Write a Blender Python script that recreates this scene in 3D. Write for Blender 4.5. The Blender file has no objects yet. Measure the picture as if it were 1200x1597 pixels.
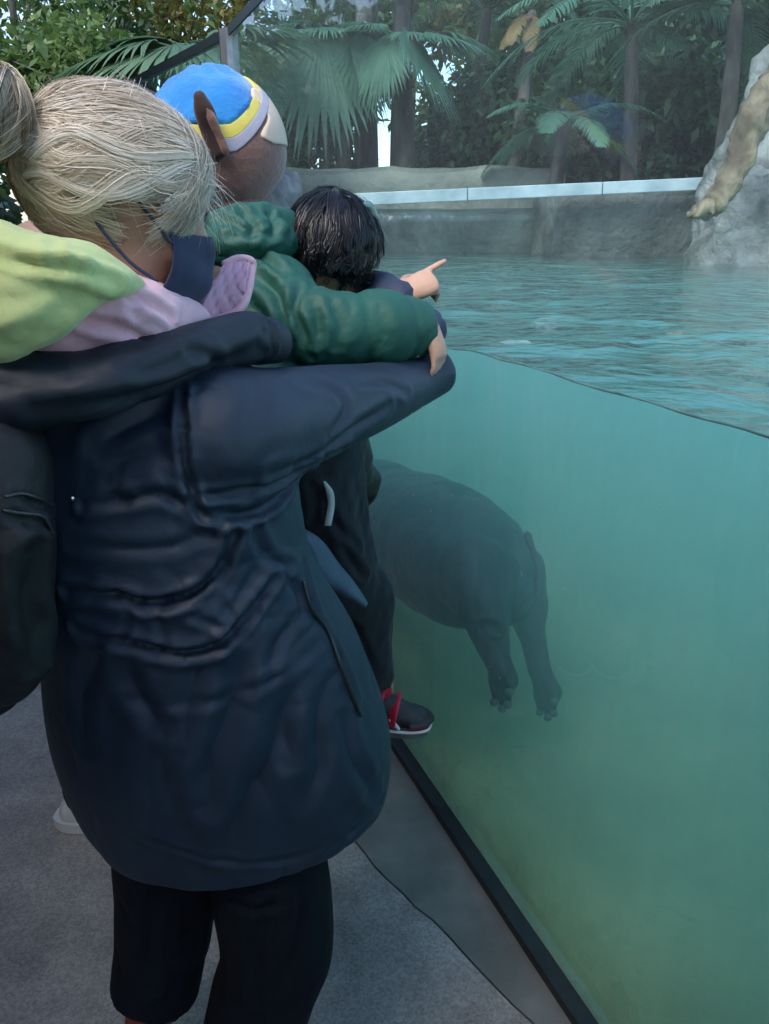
import bpy, bmesh, math, random
import numpy as np
from mathutils import Vector, Matrix, noise

SC = bpy.context.scene
COL = SC.collection
rad = math.radians

# ------------------------------------------------------------------ camera
EYE = 1.62
PITCH = 21.12            # degrees below the horizon
FPX, PW, PH = 1161.0, 1200.0, 1597.0
cam_d = bpy.data.cameras.new('camera')
cam = bpy.data.objects.new('camera', cam_d); COL.objects.link(cam)
cam.location = (0, 0, EYE)
cam.rotation_euler = (rad(90 - PITCH), 0, 0)
cam_d.sensor_fit = 'VERTICAL'; cam_d.sensor_height = 36.0
cam_d.lens = 36.0 * FPX / PH
cam_d.clip_start = 0.05; cam_d.clip_end = 500
SC.camera = cam

# ------------------------------------------------------------------ light
world = bpy.data.worlds.new('World'); SC.world = world; world.use_nodes = True
wn = world.node_tree.nodes; wl = world.node_tree.links
bgn = wn['Background']
sky = wn.new('ShaderNodeTexSky'); sky.sky_type = 'NISHITA'; sky.sun_disc = False
SUN_EL, SUN_AZ = 50.0, 215.0       # azimuth: degrees clockwise from +Y
sky.sun_elevation = rad(SUN_EL); sky.sun_rotation = rad(SUN_AZ)
sky.air_density = 1.0; sky.dust_density = 1.2; sky.ozone_density = 1.0
wl.new(sky.outputs[0], bgn.inputs[0]); bgn.inputs[1].default_value = 0.15
sun_d = bpy.data.lights.new('sun', 'SUN'); sun_d.energy = 1.2; sun_d.angle = rad(32)
sun_d.color = (1.0, 0.95, 0.88)
sun = bpy.data.objects.new('sun', sun_d); COL.objects.link(sun)
_sd = Vector((math.sin(rad(SUN_AZ)) * math.cos(rad(SUN_EL)), math.cos(rad(SUN_AZ)) * math.cos(rad(SUN_EL)), math.sin(rad(SUN_EL))))
sun.rotation_euler = (-_sd).to_track_quat('-Z', 'Y').to_euler()
SC.view_settings.view_transform = 'Standard'; SC.view_settings.look = 'None'
SC.view_settings.exposure = 1.42; SC.view_settings.gamma = 1.0
SC.view_settings.use_curve_mapping = False
SC.render.engine = 'CYCLES'
cy = SC.cycles
cy.use_denoising = True
cy.use_adaptive_sampling = True; cy.adaptive_threshold = 0.03
cy.max_bounces = 7; cy.diffuse_bounces = 3; cy.glossy_bounces = 3; cy.transmission_bounces = 4
cy.volume_bounces = 2; cy.transparent_max_bounces = 32
cy.caustics_reflective = False; cy.caustics_refractive = False
cy.sample_clamp_indirect = 4.0

# ------------------------------------------------------------------ helpers
_cp, _sp = math.cos(rad(PITCH)), math.sin(rad(PITCH))
def ray(px, py):
    """world direction seen at a photograph pixel, scaled to unit camera depth"""
    a = (px - PW / 2) / FPX; b = (PH / 2 - py) / FPX
    return np.array([a, _cp + b * _sp, -_sp + b * _cp])
def P(px, py, Y):
    """the point at forward distance Y (metres) that stands at that pixel"""
    r = ray(px, py); r = r * (Y / r[1])
    return np.array([r[0], r[1], EYE + r[2]])
def pix(pts):
    p = np.asarray(pts, float).reshape(-1, 3) - np.array([0, 0, EYE])
    d = p[:, 1] * _cp - p[:, 2] * _sp
    u = p[:, 2] * _cp + p[:, 1] * _sp
    return np.stack([PW / 2 + p[:, 0] / d * FPX, PH / 2 - u / d * FPX], 1)

def nd(nt, t, **kw):
    n = nt.nodes.new(t)
    for k, v in kw.items(): setattr(n, k, v)
    return n

MATS = {}
def mat(name, col, rough=0.6, col2=None, nscale=8.0, ndetail=4.0, bump=0.0, bscale=None, spec=0.5,
        sheen=0.0, metal=0.0, coat=0.0, trans=0.0, bump2=0.0, b2scale=200.0, stretch=None, contrast=(0.35, 0.65), rvar=0.0, thin=0.0):
    if name in MATS: return MATS[name]
    m = bpy.data.materials.new(name); m.use_nodes = True
    nt = m.node_tree; L = nt.links; b = nt.nodes['Principled BSDF']
    b.inputs['Base Color'].default_value = (*col, 1); b.inputs['Roughness'].default_value = rough
    b.inputs['Specular IOR Level'].default_value = spec; b.inputs['Metallic'].default_value = metal
    b.inputs['Sheen Weight'].default_value = sheen; b.inputs['Coat Weight'].default_value = coat
    b.inputs['Sheen Roughness'].default_value = 0.5
    tc = nd(nt, 'ShaderNodeTexCoord')
    vec = tc.outputs['Object']
    if stretch:
        mp = nd(nt, 'ShaderNodeMapping'); mp.inputs['Scale'].default_value = stretch
        L.new(vec, mp.inputs[0]); vec = mp.outputs[0]
    if col2 is not None:
        n = nd(nt, 'ShaderNodeTexNoise'); n.inputs['Scale'].default_value = nscale; n.inputs['Detail'].default_value = ndetail
        L.new(vec, n.inputs['Vector'])
        r = nd(nt, 'ShaderNodeValToRGB')
        r.color_ramp.elements[0].position = contrast[0]; r.color_ramp.elements[0].color = (*col, 1)
        r.color_ramp.elements[1].position = contrast[1]; r.color_ramp.elements[1].color = (*col2, 1)
        L.new(n.outputs['Fac'], r.inputs[0]); L.new(r.outputs[0], b.inputs['Base Color'])
        if rvar:
            mr = nd(nt, 'ShaderNodeMapRange'); mr.inputs[3].default_value = rough - rvar; mr.inputs[4].default_value = rough + rvar
            L.new(n.outputs['Fac'], mr.inputs[0]); L.new(mr.outputs[0], b.inputs['Roughness'])
    prev = None
    for st, sc in ((bump, bscale or nscale * 3), (bump2, b2scale)):
        if st:
            n2 = nd(nt, 'ShaderNodeTexNoise'); n2.inputs['Scale'].default_value = sc; n2.inputs['Detail'].default_value = 5
            L.new(vec, n2.inputs['Vector'])
            bp = nd(nt, 'ShaderNodeBump'); bp.inputs['Strength'].default_value = st; bp.inputs['Distance'].default_value = 0.5 / sc
            L.new(n2.outputs['Fac'], bp.inputs['Height'])
            if prev: L.new(prev.outputs[0], bp.inputs['Normal'])
            prev = bp
    if prev: L.new(prev.outputs[0], b.inputs['Normal'])
    if thin:
        tr = nd(nt, 'ShaderNodeBsdfTranslucent'); mx = nd(nt, 'ShaderNodeMixShader'); mx.inputs[0].default_value = thin
        src = b.inputs['Base Color'].links[0].from_socket if b.inputs['Base Color'].links else None
        if src: L.new(src, tr.inputs[0])
        else: tr.inputs[0].default_value = (*col, 1)
        L.new(b.outputs[0], mx.inputs[1]); L.new(tr.outputs[0], mx.inputs[2])
        L.new(mx.outputs[0], nt.nodes['Material Output'].inputs[0])
    MATS[name] = m
    return m

def tag(o, label=None, cat=None, group=None, kind=None):
    if label: o['label'] = label
    if cat: o['category'] = cat
    if group: o['group'] = group
    if kind: o['kind'] = kind
    return o
def empty(name, loc, label, cat, group=None):
    o = bpy.data.objects.new(name, None); COL.objects.link(o); o.location = loc
    o.empty_display_size = 0.1
    tag(o, label, cat, group)
    return o
def mesh(name, v, f, m, parent=None, smooth=True):
    """one mesh object; v in world coordinates"""
    v = np.asarray(v, dtype=float).reshape(-1, 3)
    me = bpy.data.meshes.new(name)
    if parent is not None:
        off = np.array(world_loc(parent)); v = v - off
    if isinstance(f, np.ndarray): f = f.tolist()
    me.from_pydata(v.tolist(), [], f); me.validate(); me.update()
    if smooth: me.polygons.foreach_set('use_smooth', [True] * len(me.polygons))
    o = bpy.data.objects.new(name, me); COL.objects.link(o)
    if m is not None: me.materials.append(m)
    if parent is not None: o.parent = parent
    return o
def world_loc(o):
    l = Vector(o.location)
    while o.parent is not None:
        o = o.parent; l = l + Vector(o.location)
    return l

def merge(parts):
    V, F, n = [], [], 0
    for v, f in parts:
        v = np.asarray(v, float).reshape(-1, 3)
        V.append(v); F += [tuple(int(i) + n for i in q) for q in f]; n += len(v)
    return np.concatenate(V), F

def catmull(pts, n):
    """smooth path through control rows (any number of columns)"""
    p = np.asarray(pts, float)
    if len(p) == 2: 
        t = np.linspace(0, 1, n)[:, None]; return p[0] * (1 - t) + p[1] * t
    q = np.vstack([2 * p[0] - p[1], p, 2 * p[-1] - p[-2]])
    out = []
    ts = np.linspace(0, len(p) - 1 - 1e-9, n)
    for t in ts:
        i = int(t); u = t - i
        a, b, c, d = q[i], q[i + 1], q[i + 2], q[i + 3]
        out.append(0.5 * ((2 * b) + (-a + c) * u + (2 * a - 5 * b + 4 * c - d) * u * u + (-a + 3 * b - 3 * c + d) * u ** 3))
    return np.array(out)

def frames(path, up=(0, 0, 1)):
    p = np.asarray(path, float); T = np.gradient(p, axis=0)
    T /= np.linalg.norm(T, axis=1)[:, None] + 1e-12
    up = np.asarray(up, float)
    A = []; prev = None
    for t in T:
        a = up - t * (up @ t) if prev is None else prev - t * (prev @ t)
        if np.linalg.norm(a) < 1e-4: a = np.array([1.0, 0, 0]) - t * t[0]
        a /= np.linalg.norm(a); A.append(a); prev = a
    A = np.array(A); B = np.cross(T, A)
    return T, A, B

def tube(pts, nseg=16, n=None, up=(0, 0, 1), cap=True, ce=1.0, cs=1.0):
    """pts rows: x,y,z,ra[,rb]; ra along 'up' side, rb across. rounded caps, closed"""
    p = np.asarray(pts, float)
    if p.shape[1] == 4: p = np.hstack([p, p[:, 3:4]])
    if n: p = catmull(p, n)
    p[:, 3:] = np.maximum(p[:, 3:], 1e-4)
    T, A, B = frames(p[:, :3], up)
    th = np.linspace(0, 2 * math.pi, nseg, endpoint=False)
    c, s = np.cos(th), np.sin(th)
    rings = []
    def ring(k, sc, off):
        return p[k, :3] + T[k] * off + np.outer(c * p[k, 3] * sc, A[k]) + np.outer(s * p[k, 4] * sc, B[k])
    if cap:
        r = min(p[0, 3], p[0, 4])
        rings += [ring(0, 0.5, -r * .87 * cs), ring(0, 0.87, -r * .5 * cs)]
    for k in range(len(p)): rings.append(ring(k, 1, 0))
    if cap:
        r = min(p[-1, 3], p[-1, 4])
        rings += [ring(-1, 0.87, r * .5 * ce), ring(-1, 0.5, r * .87 * ce)]
    m = len(rings); V = np.concatenate(rings); F = []
    for i in range(m - 1):
        for j in range(nseg):
            a = i * nseg + j; b = i * nseg + (j + 1) % nseg
            F.append((a, b, b + nseg, a + nseg))
    if cap:
        F.append(tuple(range(nseg - 1, -1, -1))); F.append(tuple((m - 1) * nseg + j for j in range(nseg)))
    return V, F

def ball(c, r, axes=None, nu=20, nv=12):
    r = np.asarray(r, float) * np.ones(3)
    ax = np.eye(3) if axes is None else np.asarray(axes, float)
    V = []; F = []
    for i in range(1, nv):
        ph = math.pi * i / nv
        for j in range(nu):
            th = 2 * math.pi * j / nu
            V.append(np.asarray(c) + ax[0] * r[0] * math.sin(ph) * math.cos(th) + ax[1] * r[1] * math.sin(ph) * math.sin(th) + ax[2] * r[2] * math.cos(ph))
    n = len(V); V.append(np.asarray(c) + ax[2] * r[2]); V.append(np.asarray(c) - ax[2] * r[2])
    for i in range(nv - 2):
        for j in range(nu):
            a = i * nu + j; b = i * nu + (j + 1) % nu
            F.append((a, a + nu, b + nu, b))
    for j in range(nu):
        F.append((n, j, (j + 1) % nu)); a = (nv - 2) * nu
        F.append((n + 1, a + (j + 1) % nu, a + j))
    return np.array(V), F

def box(c, h, axes=None, bevel=0.0):
    """box of half sizes h about c"""
    ax = np.eye(3) if axes is None else np.asarray(axes, float)
    if bevel <= 0:
        V = [np.asarray(c) + sum(s * hh * a for s, hh, a in zip(sg, h, ax)) for sg in
             [(-1, -1, -1), (1, -1, -1), (1, 1, -1), (-1, 1, -1), (-1, -1, 1), (1, -1, 1), (1, 1, 1), (-1, 1, 1)]]
        return np.array(V), [(3, 2, 1, 0), (4, 5, 6, 7), (0, 1, 5, 4), (1, 2, 6, 5), (2, 3, 7, 6), (3, 0, 4, 7)]
    bm = bmesh.new(); bmesh.ops.create_cube(bm, size=2)
    for v in bm.verts: v.co = Vector((v.co.x * h[0], v.co.y * h[1], v.co.z * h[2]))
    bmesh.ops.bevel(bm, geom=list(bm.edges), offset=bevel, segments=2, affect='EDGES', profile=0.5)
    V = np.array([v.co[:] for v in bm.verts]); bm.verts.index_update()
    F = [tuple(v.index for v in f.verts) for f in bm.faces]; bm.free()
    return np.asarray(c) + V @ ax, F

def fuse(parts, voxel=0.008, smooth=4, factor=0.5):
    """union of closed shapes as one continuous skin -> numpy verts, quads, normals"""
    v, f = merge(parts)
    me = bpy.data.meshes.new('tmp'); me.from_pydata(v.tolist(), [], f); me.update()
    o = bpy.data.objects.new('tmp', me); COL.objects.link(o)
    r = o.modifiers.new('r', 'REMESH'); r.mode = 'VOXEL'; r.voxel_size = voxel; r.adaptivity = 0
    if smooth:
        s = o.modifiers.new('s', 'SMOOTH'); s.iterations = smooth; s.factor = factor
    dg = bpy.context.evaluated_depsgraph_get(); ev = o.evaluated_get(dg); m2 = ev.to_mesh()
    V = np.empty(len(m2.vertices) * 3); m2.vertices.foreach_get('co', V); V = V.reshape(-1, 3)
    N = np.empty(len(m2.vertices) * 3); m2.vertices.foreach_get('normal', N); N = N.reshape(-1, 3)
    F = [tuple(p.vertices) for p in m2.polygons]
    ev.to_mesh_clear(); bpy.data.objects.remove(o); bpy.data.meshes.remove(me)
    return V, F, N

def vnoise(V, scale, seed=0, octaves=3):
    o = Vector((seed * 7.3, seed * 3.1, seed * 5.7))
    return np.array([noise.fractal(Vector(p) * scale + o, 1.0, 2.0, octaves) for p in V])

def ridged(V, scale, seed, p=5, octaves=2):
    """network of sharp crease lines, 0..1"""
    return np.clip(1 - np.abs(vnoise(V, scale, seed, octaves)) * 1.6, 0, 1) ** p

def seg_dist(V, path):
    """distance of every vertex to a polyline"""
    d = np.full(len(V), 1e9)
    for a, b in zip(path[:-1], path[1:]):
        ab = b - a; t = np.clip(((V - a) @ ab) / (ab @ ab + 1e-12), 0, 1)
        d = np.minimum(d, np.linalg.norm(V - a - t[:, None] * ab, axis=1))
    return d

def on_surface(V, pxs, vis=None, N=None):
    """3-D points of a surface nearest to given photograph pixels (front side)"""
    q = pix(V); out = []
    front = np.ones(len(V), bool)
    if N is not None: front = ((V - np.array([0, 0, EYE])) * N).sum(1) < 0
    for x, y in pxs:
        d = np.hypot(q[:, 0] - x, q[:, 1] - y) + (~front) * 1e4
        # of the ones within 6 px take the nearest to the camera
        near = np.where(d < d.min() + 6)[0]
        out.append(V[near[np.argmin(V[near][:, 1])]])
    return np.array(out)

def crease(V, N, pxs, depth, width, ridge=0.0, taper=True, sharp=False):
    """press a fold line into a surface along a drawn path; positive depth presses in"""
    ctrl = on_surface(V, pxs, N=N)
    path = catmull(ctrl, max(8, 6 * len(pxs)))
    d = seg_dist(V, path)
    s = np.exp(-(d / width) ** 2) if not sharp else np.exp(-d / (width * .75))
    if taper:   # fade to the ends
        e0 = np.linalg.norm(V - path[0], axis=1); e1 = np.linalg.norm(V - path[-1], axis=1)
        L = np.linalg.norm(np.diff(path, axis=0), axis=1).sum()
        s = s * np.clip(np.minimum(e0, e1) / (0.25 * L), 0.1, 1)
    h = -depth * s
    if ridge: h = h + ridge * (np.exp(-((d - 2.0 * width) / (1.1 * width)) ** 2))
    return V + N * h[:, None]

def normals(V, F):
    V = np.asarray(V); N = np.zeros_like(V)
    q = [f for f in F if len(f) == 4]
    if q:
        q = np.array(q); n = np.cross(V[q[:, 2]] - V[q[:, 0]], V[q[:, 3]] - V[q[:, 1]])
        for k in range(4): np.add.at(N, q[:, k], n)
    q = [f for f in F if len(f) == 3]
    if q:
        q = np.array(q); n = np.cross(V[q[:, 1]] - V[q[:, 0]], V[q[:, 2]] - V[q[:, 0]])
        for k in range(3): np.add.at(N, q[:, k], n)
    return N / (np.linalg.norm(N, axis=1)[:, None] + 1e-12)

# ================================================================== the place
rng = np.random.default_rng(11)
GN = np.array([0.921, 0.389]); GD = 0.846      # glass plane: GN . xy = GD
GDIR = np.array([-0.389, 0.921])               # along the glass, away from the camera
WATER = 1.345                                  # level of the pool
GTOP = 2.42
def on_glass(px, py):
    r = ray(px, py); t = GD / (GN @ r[:2]); return np.array([0, 0, EYE]) + r * t
J = on_glass(352, 45)[:2]                       # joint between the two panes
J = GN * GD + GDIR * ((J - GN * GD) @ GDIR)
BDIR = np.array([-0.55, 0.835]); BDIR /= np.linalg.norm(BDIR)
BN = np.array([BDIR[1], -BDIR[0]])
A0 = J - GDIR * 6.5
B1 = J + BDIR * 5.5
def z3(p, z): return np.array([p[0], p[1], z])

# ---- floor: exposed-aggregate slab and the smooth border along the glass
def floor_mat():
    m = bpy.data.materials.new('aggregate'); m.use_nodes = True; nt = m.node_tree; L = nt.links
    b = nt.nodes['Principled BSDF']; b.inputs['Roughness'].default_value = .75
    tc = nd(nt, 'ShaderNodeTexCoord')
    v = nd(nt, 'ShaderNodeTexVoronoi'); v.inputs['Scale'].default_value = 190; L.new(tc.outputs['Object'], v.inputs['Vector'])
    r = nd(nt, 'ShaderNodeValToRGB'); e = r.color_ramp.elements
    e[0].position = 0.0; e[0].color = (.34, .305, .275, 1); e[1].position = 1.0; e[1].color = (.54, .49, .45, 1)
    x = nd(nt, 'ShaderNodeSeparateColor'); L.new(v.outputs['Color'], x.inputs[0]); L.new(x.outputs[0], r.inputs[0])
    n = nd(nt, 'ShaderNodeTexNoise'); n.inputs['Scale'].default_value = 2.2; n.inputs['Detail'].default_value = 7; n.inputs['Roughness'].default_value = .65
    L.new(tc.outputs['Object'], n.inputs['Vector'])
    r2 = nd(nt, 'ShaderNodeValToRGB'); r2.color_ramp.elements[0].position = .33; r2.color_ramp.elements[0].color = (.42, .40, .41, 1)
    r2.color_ramp.elements[1].position = .66; r2.color_ramp.elements[1].color = (1.1, 1.1, 1.08, 1); L.new(n.outputs['Fac'], r2.inputs[0])
    mx = nd(nt, 'ShaderNodeMix', data_type='RGBA', blend_type='MULTIPLY'); mx.inputs[0].default_value = 1
    L.new(r.outputs[0], mx.inputs[6]); L.new(r2.outputs[0], mx.inputs[7]); L.new(mx.outputs[2], b.inputs['Base Color'])
    bp = nd(nt, 'ShaderNodeBump'); bp.inputs['Strength'].default_value = .5; bp.inputs['Distance'].default_value = .002
    L.new(v.outputs['Distance'], bp.inputs['Height']); L.new(bp.outputs[0], b.inputs['Normal'])
    return m
M_floor = floor_mat()
M_border = mat('border_concrete', (.15, .15, .13), .65, (.25, .245, .215), nscale=6, ndetail=8, bump=.4, bscale=60, bump2=.3, b2scale=320)
M_black = mat('black_rubber', (.008, .008, .009), .35, (.02, .02, .02), nscale=20)
M_conc = mat('pool_concrete', (.10, .11, .10), .8, (.23, .235, .21), nscale=2.6, ndetail=9, bump=.8, bscale=14, bump2=.5, b2scale=60)
M_conc2 = mat('dark_concrete', (.05, .058, .056), .8, (.14, .15, .14), nscale=2.0, ndetail=9, bump=.8, bscale=10, bump2=.5, b2scale=50)

def prism(poly, z0, z1):
    n = len(poly); V = [(*p, z0) for p in poly] + [(*p, z1) for p in poly]
    F = [tuple(range(n - 1, -1, -1)), tuple(range(n, 2 * n))] + [(i, (i + 1) % n, n + (i + 1) % n, n + i) for i in range(n)]
    return np.array(V, float), F

BORD = 0.40      # width of the smooth border
def off(p, n, d): return np.asarray(p) - np.asarray(n) * d
def mitre(d):    # joint point moved d metres to the visitors' side
    u = (GN + BN); u /= np.linalg.norm(u); return J - u * d / (u @ GN)
def edge_line(d):
    """ragged joint between slab and border, wandering towards the glass near the viewer"""
    out = []
    for y in np.linspace(-3.0, 3.3, 130):
        w = np.interp(y, [-3, .6, 1.12, 1.4, 1.63, 2.1, 3.3], [.10, .10, .115, .19, .28, .34, BORD])
        w += .016 * noise.noise(Vector((y * 4.1, 0, 0))) + .008 * noise.noise(Vector((y * 15, 3, 0))) + .004 * noise.noise(Vector((y * 48, 3, 0)))
        x = (GD - GN[1] * y) / GN[0]; out.append(np.array([x, y]) - GN * (w + d))
    return out
fl = mesh('floor', *prism(edge_line(0) + [mitre(BORD + .006), off(B1, BN, BORD + .006), (-14, 12), (-14, -6), (3, -6)], -.25, 0.0), M_floor, smooth=False)
tag(fl, kind='structure')
# border cast in lengths with an irregular crack-like joint towards the slab
def border():
    nn = 90; s = np.linspace(0, np.linalg.norm(J - A0), nn)
    inner = [A0 - GN * .02, mitre(.02), off(B1, BN, .02), off(B1, BN, BORD), mitre(BORD)]
    return prism(inner + [p - GN * 0 for p in edge_line(-.0035)][::-1], -.2, .003)
kb = mesh('kerb_strip', *border(), M_border, smooth=False); tag(kb, kind='structure')

# ---- the tank: glass panes, sill, post
def glass_mat(name='tank_glass', k=1.0, film=True):
    m = bpy.data.materials.new(name); m.use_nodes = True; nt = m.node_tree; L = nt.links
    nt.nodes.remove(nt.nodes['Principled BSDF'])
    lw = nd(nt, 'ShaderNodeLayerWeight'); lw.inputs[0].default_value = .5
    pw = nd(nt, 'ShaderNodeMath', operation='POWER'); pw.inputs[1].default_value = 5; L.new(lw.outputs['Facing'], pw.inputs[0])
    ma = nd(nt, 'ShaderNodeMath', operation='MULTIPLY_ADD'); ma.inputs[1].default_value = .94 * k; ma.inputs[2].default_value = .042 * k; L.new(pw.outputs[0], ma.inputs[0])
    t = nd(nt, 'ShaderNodeBsdfTransparent'); t.inputs[0].default_value = (.85, .965, .975, 1)
    g = nd(nt, 'ShaderNodeBsdfGlossy'); g.inputs['Roughness'].default_value = .012; g.inputs[0].default_value = (1, 1, 1, 1)
    mx = nd(nt, 'ShaderNodeMixShader'); L.new(ma.outputs[0], mx.inputs[0]); L.new(t.outputs[0], mx.inputs[1]); L.new(g.outputs[0], mx.inputs[2])
    # film of drips and smears, strengthened and tinted blue as a painted haze
    tc = nd(nt, 'ShaderNodeTexCoord'); mp = nd(nt, 'ShaderNodeMapping'); mp.inputs['Scale'].default_value = (9, 9, .7); L.new(tc.outputs['Object'], mp.inputs[0])
    n = nd(nt, 'ShaderNodeTexNoise'); n.inputs['Scale'].default_value = 1.6; n.inputs['Detail'].default_value = 6; L.new(mp.outputs[0], n.inputs['Vector'])
    mr = nd(nt, 'ShaderNodeMapRange'); mr.inputs[1].default_value = .45; mr.inputs[2].default_value = .8; mr.inputs[3].default_value = .075 if film else 0; mr.inputs[4].default_value = .14 if film else 0
    L.new(n.outputs['Fac'], mr.inputs[0])
    d = nd(nt, 'ShaderNodeBsdfDiffuse'); d.inputs[0].default_value = (.46, .58, .66, 1)
    m2 = nd(nt, 'ShaderNodeMixShader'); L.new(mr.outputs[0], m2.inputs[0]); L.new(mx.outputs[0], m2.inputs[1]); L.new(d.outputs[0], m2.inputs[2])
    L.new(m2.outputs[0], nt.nodes['Material Output'].inputs[0])
    return m
M_glass = glass_mat(); M_glass_in = glass_mat('tank_glass_wet_side', .2, False)   # the side against the water mirrors little
TH = .024
tank = empty('glass_tank_wall', z3(J, 0), 'tall clear glass wall of the pool with a black base rail', 'glass wall')
mesh('glass_pane', *prism([A0, J - GDIR * .012, J - GDIR * .012 + GN * TH, A0 + GN * TH], .03, GTOP), M_glass, tank, smooth=False)
mesh('glass_pane', *prism([J + BDIR * .012, B1, B1 + BN * TH, J + BDIR * .012 + BN * TH], .03, GTOP), M_glass, tank, smooth=False)
for o_ in [c for c in tank.children if c.name.startswith('glass_pane')]:
    o_.data.materials.append(M_glass_in)
    o_.data.polygons[4].material_index = 1
M_steel = mat('grey_steel', (.22, .25, .27), .45, (.30, .33, .35), nscale=12, metal=.6, bump=.15)
v1 = prism([J - GDIR * .055 - GN * .012, J - GDIR * .004 - GN * .03, J - GDIR * .004 + GN * .03, J - GDIR * .055 + GN * .04], 0, GTOP + .003)
mesh('post', *v1, M_steel, tank, smooth=False)
mesh('gasket', *prism([J - GDIR * .002 - GN * .032, J + BDIR * .035 - BN * .02, J + BDIR * .035 + BN * .035, J - GDIR * .002 + GN * .032], 0, GTOP + .004), M_black, tank, smooth=False)
M_trim = mat('dark_trim', (.012, .018, .018), .4)
mesh('top_trim', *prism([A0 - GN * .004, J - GDIR * .06 - GN * .004, J - GDIR * .06 + GN * (TH + .004), A0 + GN * (TH + .004)], GTOP - .03, GTOP + .008), M_trim, tank, smooth=False)
mesh('top_trim', *prism([J + BDIR * .04 - BN * .004, B1 - BN * .004, B1 + BN * (TH + .004), J + BDIR * .04 + BN * (TH + .004)], GTOP - .03, GTOP + .008), M_trim, tank, smooth=False)
# base rail: low black angle the pane stands in
mesh('base_rail', *prism([A0 - GN * .042, J - GDIR * .06 - GN * .042, J - GDIR * .06 - GN * .0015, A0 - GN * .0015], 0, .030), M_black, tank, smooth=False)
mesh('base_rail', *prism([J + BDIR * .05 - BN * .042, B1 - BN * .042, B1 - BN * .0015, J + BDIR * .05 - BN * .0015], 0, .030), M_black, tank, smooth=False)

# ---- water: waves on top, murky green body
FAR = [(7.5, -4.5), (7.5, 9.5), (-5.0, 10.5)]
def wave(x, y):
    p = Vector((x, y, 0))
    return (.016 * noise.noise(Vector((x * 1.7, y * 1.7, 1))) + .010 * noise.noise(Vector((x * 4.2 + 9, y * 4.2, 2)))
            + .005 * noise.noise(Vector((x * 10, y * 10, 5))))
def pool_grid(inset, nu, nv, dz, p=1.6):
    ua = np.concatenate([np.linspace(0, 1, int(nu * .7), endpoint=False), np.linspace(1, 2, nu - int(nu * .7))])
    V = []
    for u in ua:
        if u < 1: q = A0 * (1 - u) + J * u
        else: q = J * (2 - u) + B1 * (u - 1)
        n = GN if u < 1 else BN
        q = q + n * (TH + inset)
        w = np.array([7.4, -4.4]) * (1 - min(u, 1)) + np.array([7.4, 9.4]) * min(u, 1) if u < 1 else np.array([7.4, 9.4]) * (2 - u) + np.array([-4.5, 10.4]) * (u - 1)
        for v in np.linspace(0, 1, nv) ** p:
            xy = q * (1 - v) + w * v
            V.append((xy[0], xy[1], WATER + dz + wave(*xy)))
    F = []
    nu = len(ua)
    for i in range(nu - 1):
        for j in range(nv - 1):
            a = i * nv + j; F.append((a, a + 1, a + nv + 1, a + nv))
    return np.array(V), F, nu, nv

def water_surface_mat():
    m = bpy.data.materials.new('water_surface'); m.use_nodes = True; nt = m.node_tree; L = nt.links
    nt.nodes.remove(nt.nodes['Principled BSDF'])
    tc = nd(nt, 'ShaderNodeTexCoord'); prev = None
    for sc, st, strv, dist in ((1.3, 1.0, (1, 1.2, 1), .10), (4.0, 1.0, (1, 1.2, 1), .13), (11.0, .8, (1, 1.2, 1), .13)):
        mp = nd(nt, 'ShaderNodeMapping'); mp.inputs['Scale'].default_value = strv; mp.inputs['Rotation'].default_value = (0, 0, .12); L.new(tc.outputs['Object'], mp.inputs[0])
        n = nd(nt, 'ShaderNodeTexNoise'); n.inputs['Scale'].default_value = sc; n.inputs['Detail'].default_value = 3; n.inputs['Distortion'].default_value = .6
        L.new(mp.outputs[0], n.inputs['Vector'])
        b = nd(nt, 'ShaderNodeBump'); b.inputs['Strength'].default_value = st; b.inputs['Distance'].default_value = dist / sc
        L.new(n.outputs['Fac'], b.inputs['Height'])
        if prev: L.new(prev.outputs[0], b.inputs['Normal'])
        prev = b
    lw = nd(nt, 'ShaderNodeLayerWeight'); lw.inputs[0].default_value = .5; L.new(prev.outputs[0], lw.inputs['Normal'])
    pw = nd(nt, 'ShaderNodeMath', operation='POWER'); pw.inputs[1].default_value = 5; L.new(lw.outputs['Facing'], pw.inputs[0])
    ma = nd(nt, 'ShaderNodeMath', operation='MULTIPLY_ADD', use_clamp=True); ma.inputs[1].default_value = 1.0; ma.inputs[2].default_value = .03; L.new(pw.outputs[0], ma.inputs[0])
    t = nd(nt, 'ShaderNodeBsdfTransparent'); t.inputs[0].default_value = (.97, .99, .98, 1)
    g = nd(nt, 'ShaderNodeBsdfGlossy'); g.inputs['Roughness'].default_value = .04; L.new(prev.outputs[0], g.inputs['Normal'])
    mx = nd(nt, 'ShaderNodeMixShader'); L.new(ma.outputs[0], mx.inputs[0]); L.new(t.outputs[0], mx.inputs[1]); L.new(g.outputs[0], mx.inputs[2])
    L.new(mx.outputs[0], nt.nodes['Material Output'].inputs[0]); return m
def water_body_mat():
    m = bpy.data.materials.new('murky_water'); m.use_nodes = True; nt = m.node_tree; L = nt.links
    nt.nodes.remove(nt.nodes['Principled BSDF'])
    s = nd(nt, 'ShaderNodeVolumeScatter'); s.inputs['Color'].default_value = (.28, .51, .47, 1); s.inputs['Density'].default_value = 1.0; s.inputs['Anisotropy'].default_value = .2
    a = nd(nt, 'ShaderNodeVolumeAbsorption'); a.inputs['Color'].default_value = (.26, .74, .65, 1); a.inputs['Density'].default_value = .50
    ad = nd(nt, 'ShaderNodeAddShader'); L.new(s.outputs[0], ad.inputs[0]); L.new(a.outputs[0], ad.inputs[1])
    L.new(ad.outputs[0], nt.nodes['Material Output'].inputs['Volume']); return m
V, F, nu, nv = pool_grid(.0015, 150, 90, 0)
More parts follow.
